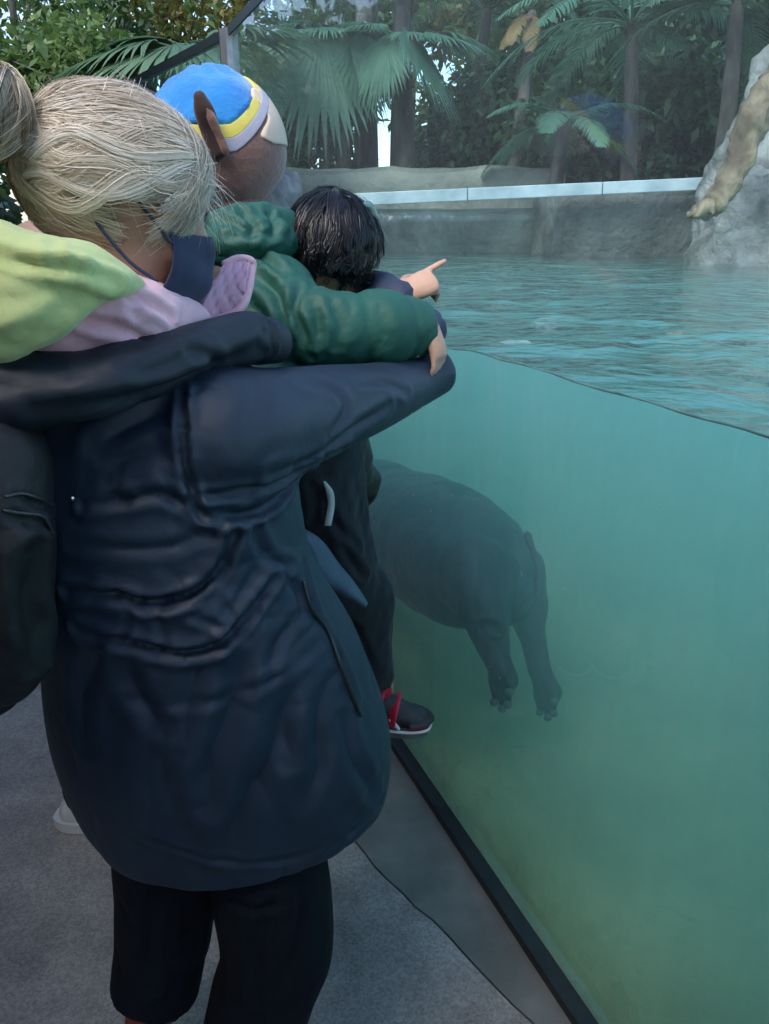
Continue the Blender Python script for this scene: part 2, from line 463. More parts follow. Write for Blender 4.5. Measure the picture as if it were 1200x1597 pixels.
ws = mesh('water_surface', V, F, water_surface_mat()); tag(ws, kind='structure')
V, F, nu, nv = pool_grid(.0025, 60, 40, -.004)
# closed prism under the same waves
n0 = len(V); Vb = V.copy(); Vb[:, 2] = -1.1
ring = [i * nv for i in range(nu)] + [(nu - 1) * nv + j for j in range(1, nv)] + [i * nv + nv - 1 for i in range(nu - 2, -1, -1)] + [j for j in range(nv - 2, 0, -1)]
F2 = list(F) + [tuple(n0 + k for k in reversed(f)) for f in F]
for a, b in zip(ring, ring[1:] + ring[:1]): F2.append((a, b, n0 + b, n0 + a))
wb = mesh('water', np.vstack([V, Vb]), F2, water_body_mat(), smooth=False); tag(wb, kind='structure')

# ---- pool bottom, silt and algae, with a heap of stones near the glass
M_silt = mat('silt', (.36, .37, .17), .9, (.58, .56, .28), nscale=1.4, ndetail=7, bump=.6, bscale=12)
def bottom():
    nx, ny = 90, 90; V = []; F = []
    for i in range(nx):
        for j in range(ny):
            x = -6 + 15 * i / (nx - 1); y = -6 + 18 * j / (ny - 1)
            d = GN @ np.array([x, y]) - GD
            z = -.20 + .10 * noise.fractal(Vector((x * .9, y * .9, 0)), 1, 2, 4) + .35 * math.exp(-(max(d, 0) / .35) ** 2) * (0.5 + .5 * noise.noise(Vector((x * 1.3, y * 1.3, 4))))
            if d < 0.0: z = -.35
            V.append((x, y, max(-1.0, min(z, -.1 if d > 0 else -.3))))
    for i in range(nx - 1):
        for j in range(ny - 1):
            a = i * ny + j; F.append((a, a + ny, a + ny + 1, a + 1))
    return V, F
pb = mesh('pool_bottom', *bottom(), M_silt); tag(pb, kind='structure')

# ---- unseen timber shelter added behind and above the camera to shade the visitors
M_timber = mat('stained_timber', (.05, .035, .022), .75, (.10, .07, .045), nscale=4, ndetail=7, bump=.6, bscale=30, stretch=(1, 6, 1))
shl = empty('shade_shelter', (-2.5, -3.0, 0), 'timber shelter added out of view behind the camera so its roof shades the visitors', 'shelter')
for k in range(16):
    mesh('roof_board', *box((-2.75, -7.15 + k * .44, 3.05 + .004 * (k % 2)), (4.1, .214, .03), None), M_timber, shl, smooth=False)
for k in range(11):      # side bay added to darken the floor that the glass mirrors
    mesh('roof_board', *box((-4.15, .02 + k * .44, 3.055 + .004 * (k % 2)), (2.7, .214, .03), None), M_timber, shl, smooth=False)
for x, y in ((-6.6, 4.5), (-6.6, 1.1), (-6.6, -5.6), (1.25, -5.6)):
    mesh('post', *box((x, y, 1.5), (.07, .07, 1.5), None, bevel=.01), M_timber, shl, smooth=False)
for k in range(20):
    mesh('wall_board', *box((-2.75 - 3.9 + k * .41, -5.82, 1.5), (.2, .02, 1.5), None), M_timber, shl, smooth=False)
for k in range(16):
    mesh('wall_board', *box((-6.80, -5.55 + k * .43, 1.5), (.02, .21, 1.5), None), M_timber, shl, smooth=False)

# dark film the water leaves along the pane
def film():
    V = []; F = []; n = 260
    for i in range(n):
        u = i / (n - 1); q = A0 * (1 - u) + J * u + GN * (TH + .0012); z = WATER + wave(*(q + GN * .002))
        h = .0016 + .0012 * noise.noise(Vector((u * 60, 0, 0)))
        for a, b in ((0, -h), (0, h), (.006, h), (.006, -h)): V.append((*(q + GN * a), z + b))
    for i in range(n - 1):
        for k in range(4): F.append((4 * i + k, 4 * i + (k + 1) % 4, 4 * i + 4 + (k + 1) % 4, 4 * i + 4 + k))
    return V, F
mesh('algae_line', *film(), mat('algae', (.12, .22, .20), .4, (.20, .32, .29), nscale=30), tank)
# specks drifting in the water
def specks():
    r = np.random.default_rng(3); parts = []
    for k in range(170):
        s = r.uniform(.5, 4.5); q = A0 + GDIR * (3.2 + s * .75) + GN * (TH + r.uniform(.03, .55)); z = r.uniform(.05, 1.22)
        parts.append(ball((q[0], q[1], z), r.uniform(.0009, .0028) * np.array([1, 1, r.uniform(.6, 1.4)]), None, 6, 4))
    return merge(parts)
tag(mesh('floating_specks', *specks(), mat('speck', (.55, .60, .50), .8)), 'pale specks drifting in the green water', None, None, 'stuff')

# ================================================================== far bank
M_pale = mat('pale_wall', (.14, .145, .12), .8, (.27, .265, .215), nscale=1.6, ndetail=8, bump=.6, bscale=12, bump2=.4, b2scale=60)
M_rail = mat('white_rail', (.36, .43, .46), .6, (.54, .60, .62), nscale=5, ndetail=6, bump=.2, bscale=30)
M_rock = mat('grey_rock', (.10, .10, .09), .85, (.33, .32, .295), nscale=3.5, ndetail=10, bump=1.0, bscale=9, bump2=.8, b2scale=45)
M_bark = mat('tan_bark', (.11, .075, .045), .8, (.36, .27, .17), nscale=5, ndetail=9, bump=1.0, bscale=16, bump2=.6, b2scale=70, stretch=(1, 1, .5))
M_trunk = mat('dark_bark', (.035, .030, .026), .9, (.11, .095, .08), nscale=9, ndetail=8, bump=1.0, bscale=18, stretch=(1, 1, .3))
M_soil = mat('planted_soil', (.025, .028, .016), .95, (.07, .065, .035), nscale=3, ndetail=8, bump=1, bscale=6)
M_green1 = mat('leaf_dark', (.022, .06, .024), .45, (.07, .14, .05), nscale=1.6, thin=.35)
M_green2 = mat('leaf_mid', (.05, .12, .03), .45, (.16, .24, .07), nscale=1.6, thin=.4)
M_green3 = mat('leaf_yellow', (.18, .19, .05), .5, (.40, .34, .12), nscale=1.8, thin=.4)
M_palm = mat('palm_leaf', (.06, .16, .10), .42, (.15, .30, .19), nscale=1.2, thin=.4)
M_palm2 = mat('palm_leaf_dull', (.05, .13, .075), .45, (.13, .22, .12), nscale=1.2, thin=.4)
M_orange = mat('dry_leaf', (.20, .12, .05), .6, (.32, .22, .09), nscale=3, thin=.4)

# sheet of planted ground that runs to the horizon, with a rise behind the pool
def terrain():
    V = []; F = []; rr = [9.0, 9.6, 10.5, 12, 15, 20, 30, 50, 100, 220]; na = 72
    for r in rr:
        for k in range(na):
            a = 2 * math.pi * k / na
            x, y = 0.8 + r * .95 * math.sin(a), 2.6 + r * .86 * math.cos(a)
            h = -.12
            if math.cos(a) > -.2 and r > 9 and x > -4.2:
                h = 1.35 + .5 * min(1, (r - 9) / 4) + .3 * noise.noise(Vector((x * .4, y * .4, 0)))
            V.append((x, y, h))
    for i in range(len(rr) - 1):
        for k in range(na):
            a = i * na + k; b = i * na + (k + 1) % na
            F.append((a, b, b + na, a + na))
    return V, F
tr_ = mesh('ground', *terrain(), M_soil); tag(tr_, kind='structure')

def P7(px, py, Y): return P(px, py, Y)
def rough_block(x0, x1, y0, y1, z0, z1, seed, amp=.03, n=14):
    """cast block with worn, slightly uneven faces"""
    bm = bmesh.new(); bmesh.ops.create_cube(bm, size=1)
    bmesh.ops.bevel(bm, geom=list(bm.edges), offset=.02, segments=2, affect='EDGES')
    bmesh.ops.subdivide_edges(bm, edges=list(bm.edges), cuts=n, use_grid_fill=True)
    for v in bm.verts:
        p = Vector((x0 + (v.co.x + .5) * (x1 - x0), y0 + (v.co.y + .5) * (y1 - y0), z0 + (v.co.z + .5) * (z1 - z0)))
        d = Vector([noise.fractal(p * 2.2 + Vector((seed + 7 * k, 0, 3 * k)), 1, 2, 4) for k in range(3)]) * amp
        v.co = p + d
    bm.verts.index_update(); V = [v.co[:] for v in bm.verts]; F = [tuple(v.index for v in f.verts) for f in bm.faces]; bm.free()
    return V, F
YW = 7.2
xa, xb = P(866, 350, YW)[0], P(1135, 350, YW)[0]
bw = mesh('concrete_wall', *rough_block(xa, xb + 2.6, YW, YW + 1.4, .2, P(900, 297, YW)[2], 1), M_conc2)
tag(bw, 'dark stained concrete block wall at the waterline beside the rock', 'wall')
YL = 8.4
bl = mesh('concrete_wall', *rough_block(P(300, 350, YL)[0], P(880, 350, YL)[0], YL, YL + .9, .2, P(700, 262, YL)[2], 5, amp=.05), M_pale)
tag(bl, 'pale weathered concrete wall behind the white rail, left of the dark block', 'wall')
wl_ = mesh('reflection_plinth', *rough_block(P(300, 350, YL)[0], P(872, 350, YL)[0], YL - .22, YL - .02, .2, P(700, 326, YL)[2], 9, amp=.02), mat('painted_reflection', (.035, .052, .05), .22, (.075, .10, .095), nscale=2.5, ndetail=8, bump=.3, bscale=8))  # dark glossy colour stands in for reflections on the water here
tag(wl_, 'dark glossy plinth under the pale wall, coloured to read as water reflections', 'wall')
# the white rail with its short brackets
ra, rb = P(520, 313, 7.05), P(1150, 284, 7.05)
rail = empty('white_rail', ra, 'long white board rail running level across the far bank', 'rail')
d_ = (rb - ra); Lr = np.linalg.norm(d_); d_ /= Lr; upr = np.cross(np.cross(d_, [0, 0, 1.]), d_); upr /= np.linalg.norm(upr)
fr = np.array([d_, np.cross(upr, d_), upr])
nb_ = 3
for k in range(nb_):
    c = ra + d_ * Lr * (k + .5) / nb_
    mesh('board', *box(c, (Lr / nb_ / 2 - .004, .03, .05), fr, bevel=.006), M_rail, rail, smooth=False)
for k in range(0):
    c = ra + d_ * Lr * (k + .5) / 5 + np.array([0, .07, -.10])
    mesh('bracket', *box(c, (.03, .035, .16), fr), M_steel, rail, smooth=False)

def rock(name, c, r, seed, m, label, cat='rock', sub=4, amp=.28, squash=1):
    bm = bmesh.new(); bmesh.ops.create_icosphere(bm, subdivisions=sub, radius=1)
    for v in bm.verts:
        p = v.co.copy()
        d = 1 + amp * noise.fractal(p * 1.3 + Vector((seed, 0, 0)), 1, 2, 5) + .10 * abs(noise.noise(p * 4 + Vector((0, seed, 0)))) + .03 * noise.noise(p * 12)
        v.co = Vector((p.x * r[0] * d + c[0], p.y * r[1] * d + c[1], p.z * r[2] * d + c[2]))
    bm.verts.index_update(); V = [v.co[:] for v in bm.verts]; F = [tuple(v.index for v in f.verts) for f in bm.faces]; bm.free()
    return tag(mesh(name, V, F, m), label, cat)
YR = 5.6
c = P(1215, 330, YR); rock('boulder', (c[0] + .05, c[1] + .3, 1.30), (.52, .55, .75), 2.3, M_rock, 'pale grey boulder standing in the water at the right edge, under the log', sub=5)
c = P(1190, 200, YR + 1); rock('boulder', (c[0] + .35, c[1] + .2, 2.0), (.55, .6, .95), 8.3, M_rock, 'tall grey boulder behind the leaning log at the right edge', sub=5)
# leaning log (bare root) with splintered foot
lp = [(1085, 335, .05), (1110, 322, .075), (1135, 290, .085), (1155, 250, .09), (1165, 205, .10), (1185, 165, .11), (1215, 120, .12), (1250, 60, .13)]
pts = [list(P(x, y, YR - .62 + .05 * i)) + [r * .95] for i, (x, y, r) in enumerate(lp)]
V, F = tube(pts, 20, 60); N = normals(V, F)
V = V + N * (vnoise(V, 7, 3) * .03 + vnoise(V * [1, 1, .35], 26, 5) * .014 - ridged(V * [1, 1, .4], 14, 4, 4) * .022)[:, None]
logr = empty('leaning_log', pts[0][:3], 'bare tan brown tree root leaning down over the boulder at right', 'log')
mesh('stem', V, F, M_bark, logr)
for k, (dx, dy, r) in enumerate([(-10, 6, .035), (14, 2, .03)]):
    a = P(1104, 322, YR - .62); b = P(1098 + dx, 330 + dy, YR - .66)
    V, F = tube([list(a) + [r * 1.5], list((a + b) / 2 + np.array([0, 0, .015])) + [r * 1.2], list(b) + [r * .4]], 8, 8)
    mesh('root_end', V, F, M_bark, logr)

# ---- plants
def leaf_quads(C, D, Nn, L, W, bend=.25):
    """many small pointed leaves: centres C, directions D, normals Nn -> verts, faces"""
    n = len(C); S = np.cross(D, Nn); S /= np.linalg.norm(S, axis=1)[:, None] + 1e-9
    L = np.asarray(L).reshape(-1, 1); W = np.asarray(W).reshape(-1, 1)
    a = C; b = C + D * L * .5 + S * W * .5 - Nn * L * bend * .2; d = C + D * L * .5 - S * W * .5 - Nn * L * bend * .2; e = C + D * L - Nn * L * bend
    V = np.stack([a, b, e, d], 1).reshape(-1, 3)
    i = np.arange(n) * 4
    F = np.concatenate([np.stack([i, i + 1, i + 3], 1), np.stack([i + 1, i + 2, i + 3], 1)])
    return V, F.tolist()
def unit(r, n):
    v = r.normal(size=(n, 3)); return v / np.linalg.norm(v, axis=1)[:, None]
def tree(name, label, base, h, crown, nleaf, leaf, lm, seed, trunk_r=.07, lean=(0, 0), tm=None, group='trees behind the pool', clumps=40, cat='tree', limbs=7):
    r = np.random.default_rng(seed); base = np.asarray(base, float)
    t = empty(name, base, label, cat, group)
    top = base + np.array([lean[0], lean[1], h]); cc = top + np.array([0, 0, crown[2] * .1])
    mid = (base + top) / 2 + np.array([*(r.normal(size=2) * .12), 0])
    parts = [tube([list(base) + [trunk_r * 1.25], list(mid) + [trunk_r], list(top) + [trunk_r * .55]], 9, 12)]
    cl = unit(r, clumps) * (r.random((clumps, 1)) ** .45) * np.array(crown) + cc
    for q in cl[:limbs]:
        s = base + (top - base) * r.uniform(.55, .95)
        parts.append(tube([list(s) + [trunk_r * .45], list((s + q) / 2 + r.normal(size=3) * .08) + [trunk_r * .3], list(q) + [trunk_r * .1]], 6, 7))
    mesh('trunk', *merge(parts), tm or M_trunk, t)
    k = r.integers(0, clumps, nleaf); sz = np.array(crown).mean()
    C = cl[k] + unit(r, nleaf) * (r.random((nleaf, 1)) ** .5) * sz * .42
    D = unit(r, nleaf) + (C - cc) / sz * .6 + np.array([0, 0, -.25]); D /= np.linalg.norm(D, axis=1)[:, None]
    Nn = unit(r, nleaf) * .8 + np.array([0, 0, 1]); Nn -= D * (Nn * D).sum(1)[:, None]; Nn /= np.linalg.norm(Nn, axis=1)[:, None]
    L = leaf * r.uniform(.6, 1.3, nleaf)
    mesh('crown', *leaf_quads(C, D, Nn, L, L * .45), lm, t, smooth=False)
    return t

def fan_frond(base, tip_dir, size, r, n=34, droop=.5, spread=150):
    """pleated fan leaf: narrow blades that split and hang from a stalk end"""
    d = np.asarray(tip_dir, float); d /= np.linalg.norm(d)
    side = np.cross(d, [0, 0, 1.]); side /= np.linalg.norm(side) + 1e-9; up = np.cross(side, d)
    V = []; F = []
    for k in range(n):
        a = rad(-spread / 2 + spread * k / (n - 1)) + r.normal() * .015
        L = size * (1 - .35 * abs(a) / rad(spread / 2)) * r.uniform(.9, 1.05)
        w = size * 2.2 * math.sin(rad(spread / n / 2)) * .85
        dirv = d * math.cos(a) + side * math.sin(a); sv = np.cross(dirv, up); m = 9; i0 = len(V)
        p = np.asarray(base, float).copy(); dv = dirv.copy()
        for j in range(m):
            f = j / (m - 1)
            ww = w * (.25 + f * 1.5 if f < .5 else max(0, 1.0 - (f - .5) * 1.95)) * .5
            fold = up * ww * .5 * (1 if k % 2 else -1)
            V += [p + sv * ww + fold * .3, p - sv * ww - fold * .3]
            dv = dv + np.array([0, 0, -1]) * droop * (.05 + .30 * max(0, f - .25)) * (1 + .3 * abs(a)); dv /= np.linalg.norm(dv); p = p + dv * L / (m - 1)
        for j in range(m - 1): F.append((i0 + 2 * j, i0 + 2 * j + 1, i0 + 2 * j + 3, i0 + 2 * j + 2))
    return V, F
def feather_frond(base, d0, length, r, n=44, droop=.9, leaflet=.3, w=.02):
    d = np.asarray(d0, float); d /= np.linalg.norm(d); p = np.asarray(base, float).copy(); V = []; F = []; path = []
    for k in range(n):
        f = k / (n - 1); path.append(np.append(p, max(.014 * (1 - f), .002)))
        side = np.cross(d, [0, 0, 1.]); side /= np.linalg.norm(side) + 1e-9; up = np.cross(side, d)
        if f > .12:
            L = leaflet * math.sin(math.pi * min(1, .15 + f * .85)) ** .6 + .03
            for s in (-1, 1):
                dv = side * s * .8 + d * .65 + up * .15 + r.normal(size=3) * .06; dv /= np.linalg.norm(dv); q = p.copy(); i0 = len(V)
                wv = np.cross(dv, up); wv /= np.linalg.norm(wv) + 1e-9
                for j in range(4):
                    ww = w * (.6, 1, .75, .05)[j] * .5; V += [q + wv * ww, q - wv * ww]
                    dv = dv + np.array([0, 0, -.22 * droop]); dv /= np.linalg.norm(dv); q = q + dv * L / 3
                for j in range(3): F.append((i0 + 2 * j, i0 + 2 * j + 1, i0 + 2 * j + 3, i0 + 2 * j + 2))
        d = d + np.array([0, 0, -droop * 1.6 / n]); d /= np.linalg.norm(d); p = p + d * length / n
    tv, tf = tube(np.array(path), 5); return merge([(np.array(V), F), (tv, tf)])

def fan_palm(base, top, fronds, m, label, seed, trunk_r=.09, size=.6):
    r = np.random.default_rng(seed); t = empty('fan_palm', base, label, 'palm', 'fan palms on the far bank')
    base = np.asarray(base); top = np.asarray(top)
    V, F = tube([list(base) + [trunk_r * 1.2], list((base + top) / 2) + [trunk_r], list(top) + [trunk_r * .9]], 12, 20); N = normals(V, F)
    mesh('trunk', V + N * (vnoise(V, 14, 1) * .02)[:, None], F, M_trunk, t)
    for (az, el, st, sz) in fronds:
        d = np.array([math.sin(rad(az)) * math.cos(rad(el)), math.cos(rad(az)) * math.cos(rad(el)), math.sin(rad(el))])
        e = top + d * st * .6; e2 = top + d * st - np.array([0, 0, .06 * st])
        sv = tube([list(top) + [.012], list(e) + [.01], list(e2) + [.007]], 5, 8)
        dd = d + np.array([0, 0, -.55])
        mesh('frond', *merge([sv, fan_frond(e2, dd, sz * size, r, droop=.55)]), m, t, smooth=False)
    return t
def crown_list(r, n, el=(5, 70), st=(.3, .6), sz=(.9, 1.2)):
    return [(k * 360 / n + r.uniform(-15, 15), r.uniform(*el), r.uniform(*st), r.uniform(*sz)) for k in range(n)]
rp = np.random.default_rng(5)
# placed where the drooping fans show through the glass
b = P(540, 110, 9.6)
fp1 = fan_palm((b[0], b[1], 1.6), P(520, 75, 9.6), [(190, 25, .35, 1.25), (150, 20, .3, 1.0), (225, 20, .35, 1.0), (100, 30, .4, 1.0), (265, 35, .4, 1.0), (20, 45, .4, 1.0), (320, 50, .4, 1.0)], M_palm, 'fan palm with drooping teal leaf in front of dark trunks', 3, size=.6)
b = P(640, 130, 9.2)
fp2 = fan_palm((b[0], b[1], 1.6), P(626, 78, 9.2), [(120, 20, .4, 1.3), (165, 25, .3, 1.0), (85, 25, .45, 1.25), (230, 30, .4, .9), (300, 45, .4, 1.0), (30, 40, .4, 1.0)], M_palm, 'fan palm with wide leaf arching right beside the bright gap', 4, size=.6, trunk_r=.11)
b = P(300, 150, 8.0)
fp3 = fan_palm((b[0], b[1], 1.2), P(330, 100, 8.0), [(250, 20, .5, 1.25), (215, 15, .45, 1.2), (285, 30, .5, 1.1), (180, 20, .3, 1.0), (120, 35, .4, 1.0), (40, 50, .4, 1.0)], M_palm2, 'fan palm with combed leaf rising behind the far glass pane', 6, size=1.0)
def hang_fan(t, hub, top, d, size, seed, m, spread=150, n=38):
    """umbrella-like fan leaf hanging from a stalk end"""
    r = np.random.default_rng(seed); hub = np.asarray(hub); top = np.asarray(top)
    sv = tube([list(top) + [.014], list((top + hub) / 2 + np.array([0, 0, .08])) + [.012], list(hub) + [.008]], 5, 8)
    return mesh('frond', *merge([sv, fan_frond(hub, d, size, r, n=n, droop=.35, spread=spread)]), m, t, smooth=False)
def feather_palm(base, top, n, m, label, seed, length=1.6, az0=0, el=(10, 60), azs=None, leaflet=.3, stem=True):
    r = np.random.default_rng(seed); t = empty('feather_palm', base, label, 'palm', 'feather palms on the far bank')
    top = np.asarray(top, float); base = np.asarray(base, float)
    V, F = tube([list(base) + [.09], list(base * .5 + top * .5 + [.03, 0, 0]) + [.075], list(top) + [.06]], 10, 14); mesh('trunk', V, F, M_trunk, t)
    for k in range(n):
        az = rad(azs[k] if azs else az0 + k * 360 / n + r.uniform(-14, 14)); e = rad(r.uniform(*el))
        d = (math.sin(az) * math.cos(e), math.cos(az) * math.cos(e), math.sin(e))
        mesh('frond', *feather_frond(top, d, length * r.uniform(.85, 1.1), r, leaflet=leaflet), m, t, smooth=False)
    return t
hang_fan(fp1, P(500, 46, 9.0), P(520, 75, 9.6), (0, -.25, -1), 1.35, 51, M_palm, 165)
hang_fan(fp1, P(560, 70, 9.1), P(520, 75, 9.6), (.3, -.25, -1), .9, 52, M_palm, 140)
hang_fan(fp2, P(632, 44, 8.7), P(626, 78, 9.2), (.55, -.25, -.8), 1.15, 53, M_palm, 120)
hang_fan(fp2, P(600, 60, 8.8), P(626, 78, 9.2), (-.2, -.25, -1), .8, 54, M_palm, 140)
hang_fan(fp3, P(400, 70, 7.6), P(330, 100, 8.0), (.3, -.2, -1), .7, 55, M_palm2, 140)
rq = np.random.default_rng(8)
mesh('frond', *feather_frond(P(372, 66, 7.6), (-1, .1, .18), 1.35, rq, n=60, droop=.9, leaflet=.42, w=.035), M_palm, fp3, smooth=False)
b = P(1000, 110, 8.2); feather_palm((b[0], b[1], 1.6), P(985, 40, 8.2), 13, M_palm, 'feather palm with arching fronds above the dark concrete block', 7, 1.5)
b = P(850, 230, 8.0); feather_palm((b[0] + .1, b[1] + .3, 1.5), P(880, 195, 8.1), 9, M_palm, 'low feather palm spraying fronds just over the white rail', 9, 1.0, el=(0, 45), leaflet=.2)
b = P(1150, 80, 7.4); feather_palm((b[0], b[1], 1.6), P(1150, 10, 7.6), 12, M_palm2, 'feather palm hanging over the boulder at upper right', 12, 1.3)
b = P(720, 60, 11.0); feather_palm((b[0], b[1], 1.6), P(760, 20, 11), 11, M_palm2, 'feather palm far back behind the bright gap', 14, 1.7)
b = P(800, 90, 9.0); 
dry = feather_palm((b[0], b[1], 1.6), P(830, 25, 9.6), 3, M_orange, 'dry orange palm fronds hanging among green leaves', 15, .62, azs=[215, 240, 190], el=(-15, 10), leaflet=.13)

# broad shrubs and trees behind; each its own plant
spec = [  # px, py of crown, Y, crown radii, leaves, leaf size, material, label
    (455, 190, 10.4, (.9, .8, .95), 5200, .16, M_green1, 'dark evergreen shrub below the drooping fan leaf'),
    (700, 215, 12.4, (.7, .8, .7), 2600, .15, M_green2, 'pale green shrub right of the bright gap'),
    (770, 180, 10.8, (.9, .8, .9), 4200, .16, M_green1, 'dark shrub behind the low feather palm'),
    (930, 205, 9.3, (1.0, .6, .75), 5200, .14, M_green1, 'dense dark shrub above the concrete block'),
    (1070, 190, 9.0, (.9, .6, .8), 5200, .14, M_green1, 'dense dark shrub beside the tall boulder'),
    (1010, 60, 11.5, (1.6, 1.0, 1.5), 6500, .2, M_green1, 'tall dark tree crown at the upper right'),
    (1190, 60, 10.5, (1.5, 1.0, 1.6), 6000, .2, M_green1, 'dark tree hanging over the right edge'),
    (840, 40, 13.0, (1.6, 1.0, 1.3), 4600, .2, M_green2, 'mid green tree top between the two feather palms'),
    (650, 5, 14.5, (1.7, 1.2, 1.0), 3600, .2, M_green3, 'yellowish sunlit tree top above the bright gap'),
    (500, 10, 13.5, (1.6, 1.2, 1.2), 4200, .2, M_green2, 'loose green tree top above the drooping fan leaf'),
]
for i, (x, y, Y, cr, nl, lf, lm, lab) in enumerate(spec):
    c = P(x, y, Y); g = 1.5
    tree('tree' if cr[2] > 1 else 'shrub', lab, (c[0], c[1], g), max(.4, c[2] - g - .2), cr, nl, lf, lm, 40 + i, trunk_r=.09 if cr[2] > 1 else .05, clumps=46, cat='tree' if cr[2] > 1 else 'shrub')
# two bare dark trunks that frame the bright gap
for i, (x, Y, rr, lab) in enumerate([(572, 9.9, .13, 'thick dark trunk left of the bright gap'), (626, 9.9, .12, 'thick dark trunk right of the bright gap')]):
    c = P(x, 200, Y); tree('bare_trunk_tree', lab, (c[0], c[1], 1.5), 3.4, (1.1, .9, .7), 2600, .18, M_green1, 70 + i, trunk_r=rr, clumps=30)
# visitors' side: trees along the path at the upper left
left = [(30, 60, 9.0, (1.0, .9, 1.3), 2000, .15, M_green2, 'leafy green tree at the upper left corner', .11, -.1),
        (110, 30, 10.5, (1.1, .9, 1.3), 1500, .14, M_green1, 'slender tree with leaning grey trunk near the left corner', .08, -.35),
        (185, 45, 11.5, (1.1, .9, 1.2), 1300, .15, M_green2, 'open leafy tree before the palm leaf, dark trunk', .08, .15),
        (255, 10, 12.5, (1.3, .9, .8), 2600, .16, M_green3, 'thin yellowish tree above the far pane', .09, .2),
        (120, 105, 8.0, (.9, .6, .35), 1500, .12, M_green2, 'bright green bush just above the blonde hair', .04, 0),
        (20, 120, 8.6, (.8, .6, .4), 1300, .12, M_green1, 'dark green bush by the hair bun', .04, 0)]
for i, (x, y, Y, cr, nl, lf, lm, lab, tr, ln) in enumerate(left):
    c = P(x, y, Y); tree('tree' if cr[2] > .6 else 'bush', lab, (c[0] - ln, c[1], -.12), c[2] + .1, cr, nl, lf, lm, 90 + i, trunk_r=tr, lean=(ln, 0), group='trees along the visitors path', clumps=34, cat='tree' if cr[2] > .6 else 'bush', tm=mat('grey_bark', (.07, .065, .06), .9, (.18, .17, .15), nscale=8, bump=.8, bscale=20))

# unseen leafy wall added left of the path to darken the panes' reflections
def unseen_hedge():
    r = np.random.default_rng(77); t = empty('unseen_hedge', (-6.6, 5, -.12), 'tall dark leafy wall added out of view at left to darken the glass reflections', 'unseen_hedge')
    n = 15000; y = r.uniform(-.5, 12.5, n); z = r.uniform(-.1, 4.1, n); f = r.random(n)
    x = np.where(f < .7, -5.95 + .18 * r.normal(size=n), -6.6 + .5 * r.normal(size=n)); x = x + .25 * np.sin(y * 1.3) + .15 * np.sin(z * 2 + y)
    z = np.where((f >= .7) & (f < .85), 4.0 + .2 * r.normal(size=n), z); z = np.maximum(z, -.1)
    C = np.stack([x, y, z], 1); D = unit(r, n) + np.array([.6, 0, .1]); D /= np.linalg.norm(D, axis=1)[:, None]
    Nn = unit(r, n) + np.array([.8, 0, .6]); Nn -= D * (Nn * D).sum(1)[:, None]; Nn /= np.linalg.norm(Nn, axis=1)[:, None]
    L = .26 * r.uniform(.6, 1.3, n); mesh('foliage', *leaf_quads(C, D, Nn, L, L * .6), M_green1, t, smooth=False)
    V, F = rough_block(-7.2, -6.15, -.4, 12.4, -.12, 3.85, 3, amp=.12, n=10); mesh('twig_mass', V, F, M_trunk, t)
unseen_hedge()

# ================================================================== people
M_skin = mat('skin', (.52, .31, .22), .5, (.60, .37, .28), nscale=14, bump=.15, bscale=180, spec=.4)
M_skin.node_tree.nodes['Principled BSDF'].inputs['Subsurface Weight'].default_value = .12
M_skin.node_tree.nodes['Principled BSDF'].inputs['Subsurface Radius'].default_value = (.01, .004, .002)
M_coat = mat('navy_nylon', (.0105, .022, .042), .56, (.015, .030, .054), nscale=5, bump=.12, bscale=30, bump2=.12, b2scale=420, spec=.5, rvar=.06)
M_collar = mat('navy_collar', (.005, .010, .020), .6, (.008, .015, .028), nscale=6, bump=.15, bscale=30)
M_pants = mat('black_trousers', (.0028, .0042, .009), .9, (.0045, .0065, .012), nscale=9, bump=.2, bscale=40, spec=.25)
M_lime = mat('lime_fleece', (.56, .63, .25), .9, (.64, .70, .31), nscale=9, bump=.25, bscale=60, bump2=.2, b2scale=500, sheen=.25)
M_pink = mat('pink_cotton', (.76, .42, .50), .85, (.86, .53, .60), nscale=8, bump=.25, bscale=40, sheen=.15)
M_pinkq = mat('pink_lining', (.68, .40, .52), .7, (.74, .46, .58), nscale=30, bump=.3, bscale=120)
M_mask = mat('navy_mask', (.022, .030, .075), .8, (.035, .045, .10), nscale=30, bump=.2, bscale=300, sheen=.1)
M_green = mat('green_nylon', (.011, .078, .058), .62, (.016, .10, .074), nscale=6, bump=.25, bscale=24, spec=.5)
M_sock = mat('red_sock', (.30, .035, .03), .85, (.38, .06, .05), nscale=40, bump=.3, bscale=200)
M_hairblond = None

def hair_mat(name, ca, cb, rough=.42, spec=.45):
    m = bpy.data.materials.new(name); m.use_nodes = True; nt = m.node_tree; L = nt.links; b = nt.nodes['Principled BSDF']
    g = nd(nt, 'ShaderNodeNewGeometry'); r = nd(nt, 'ShaderNodeValToRGB'); e = r.color_ramp.elements
    e[0].position = 0; e[0].color = (*ca, 1); e[1].position = 1; e[1].color = (*cb, 1)
    L.new(g.outputs['Random Per Island'], r.inputs[0]); L.new(r.outputs[0], b.inputs['Base Color'])
    b.inputs['Roughness'].default_value = rough; b.inputs['Specular IOR Level'].default_value = spec
    return m
M_blond = hair_mat('blonde_hair', (.33, .25, .16), (.66, .56, .42))
M_dark = hair_mat('black_hair', (.004, .005, .008), (.013, .014, .022), .38, .5)

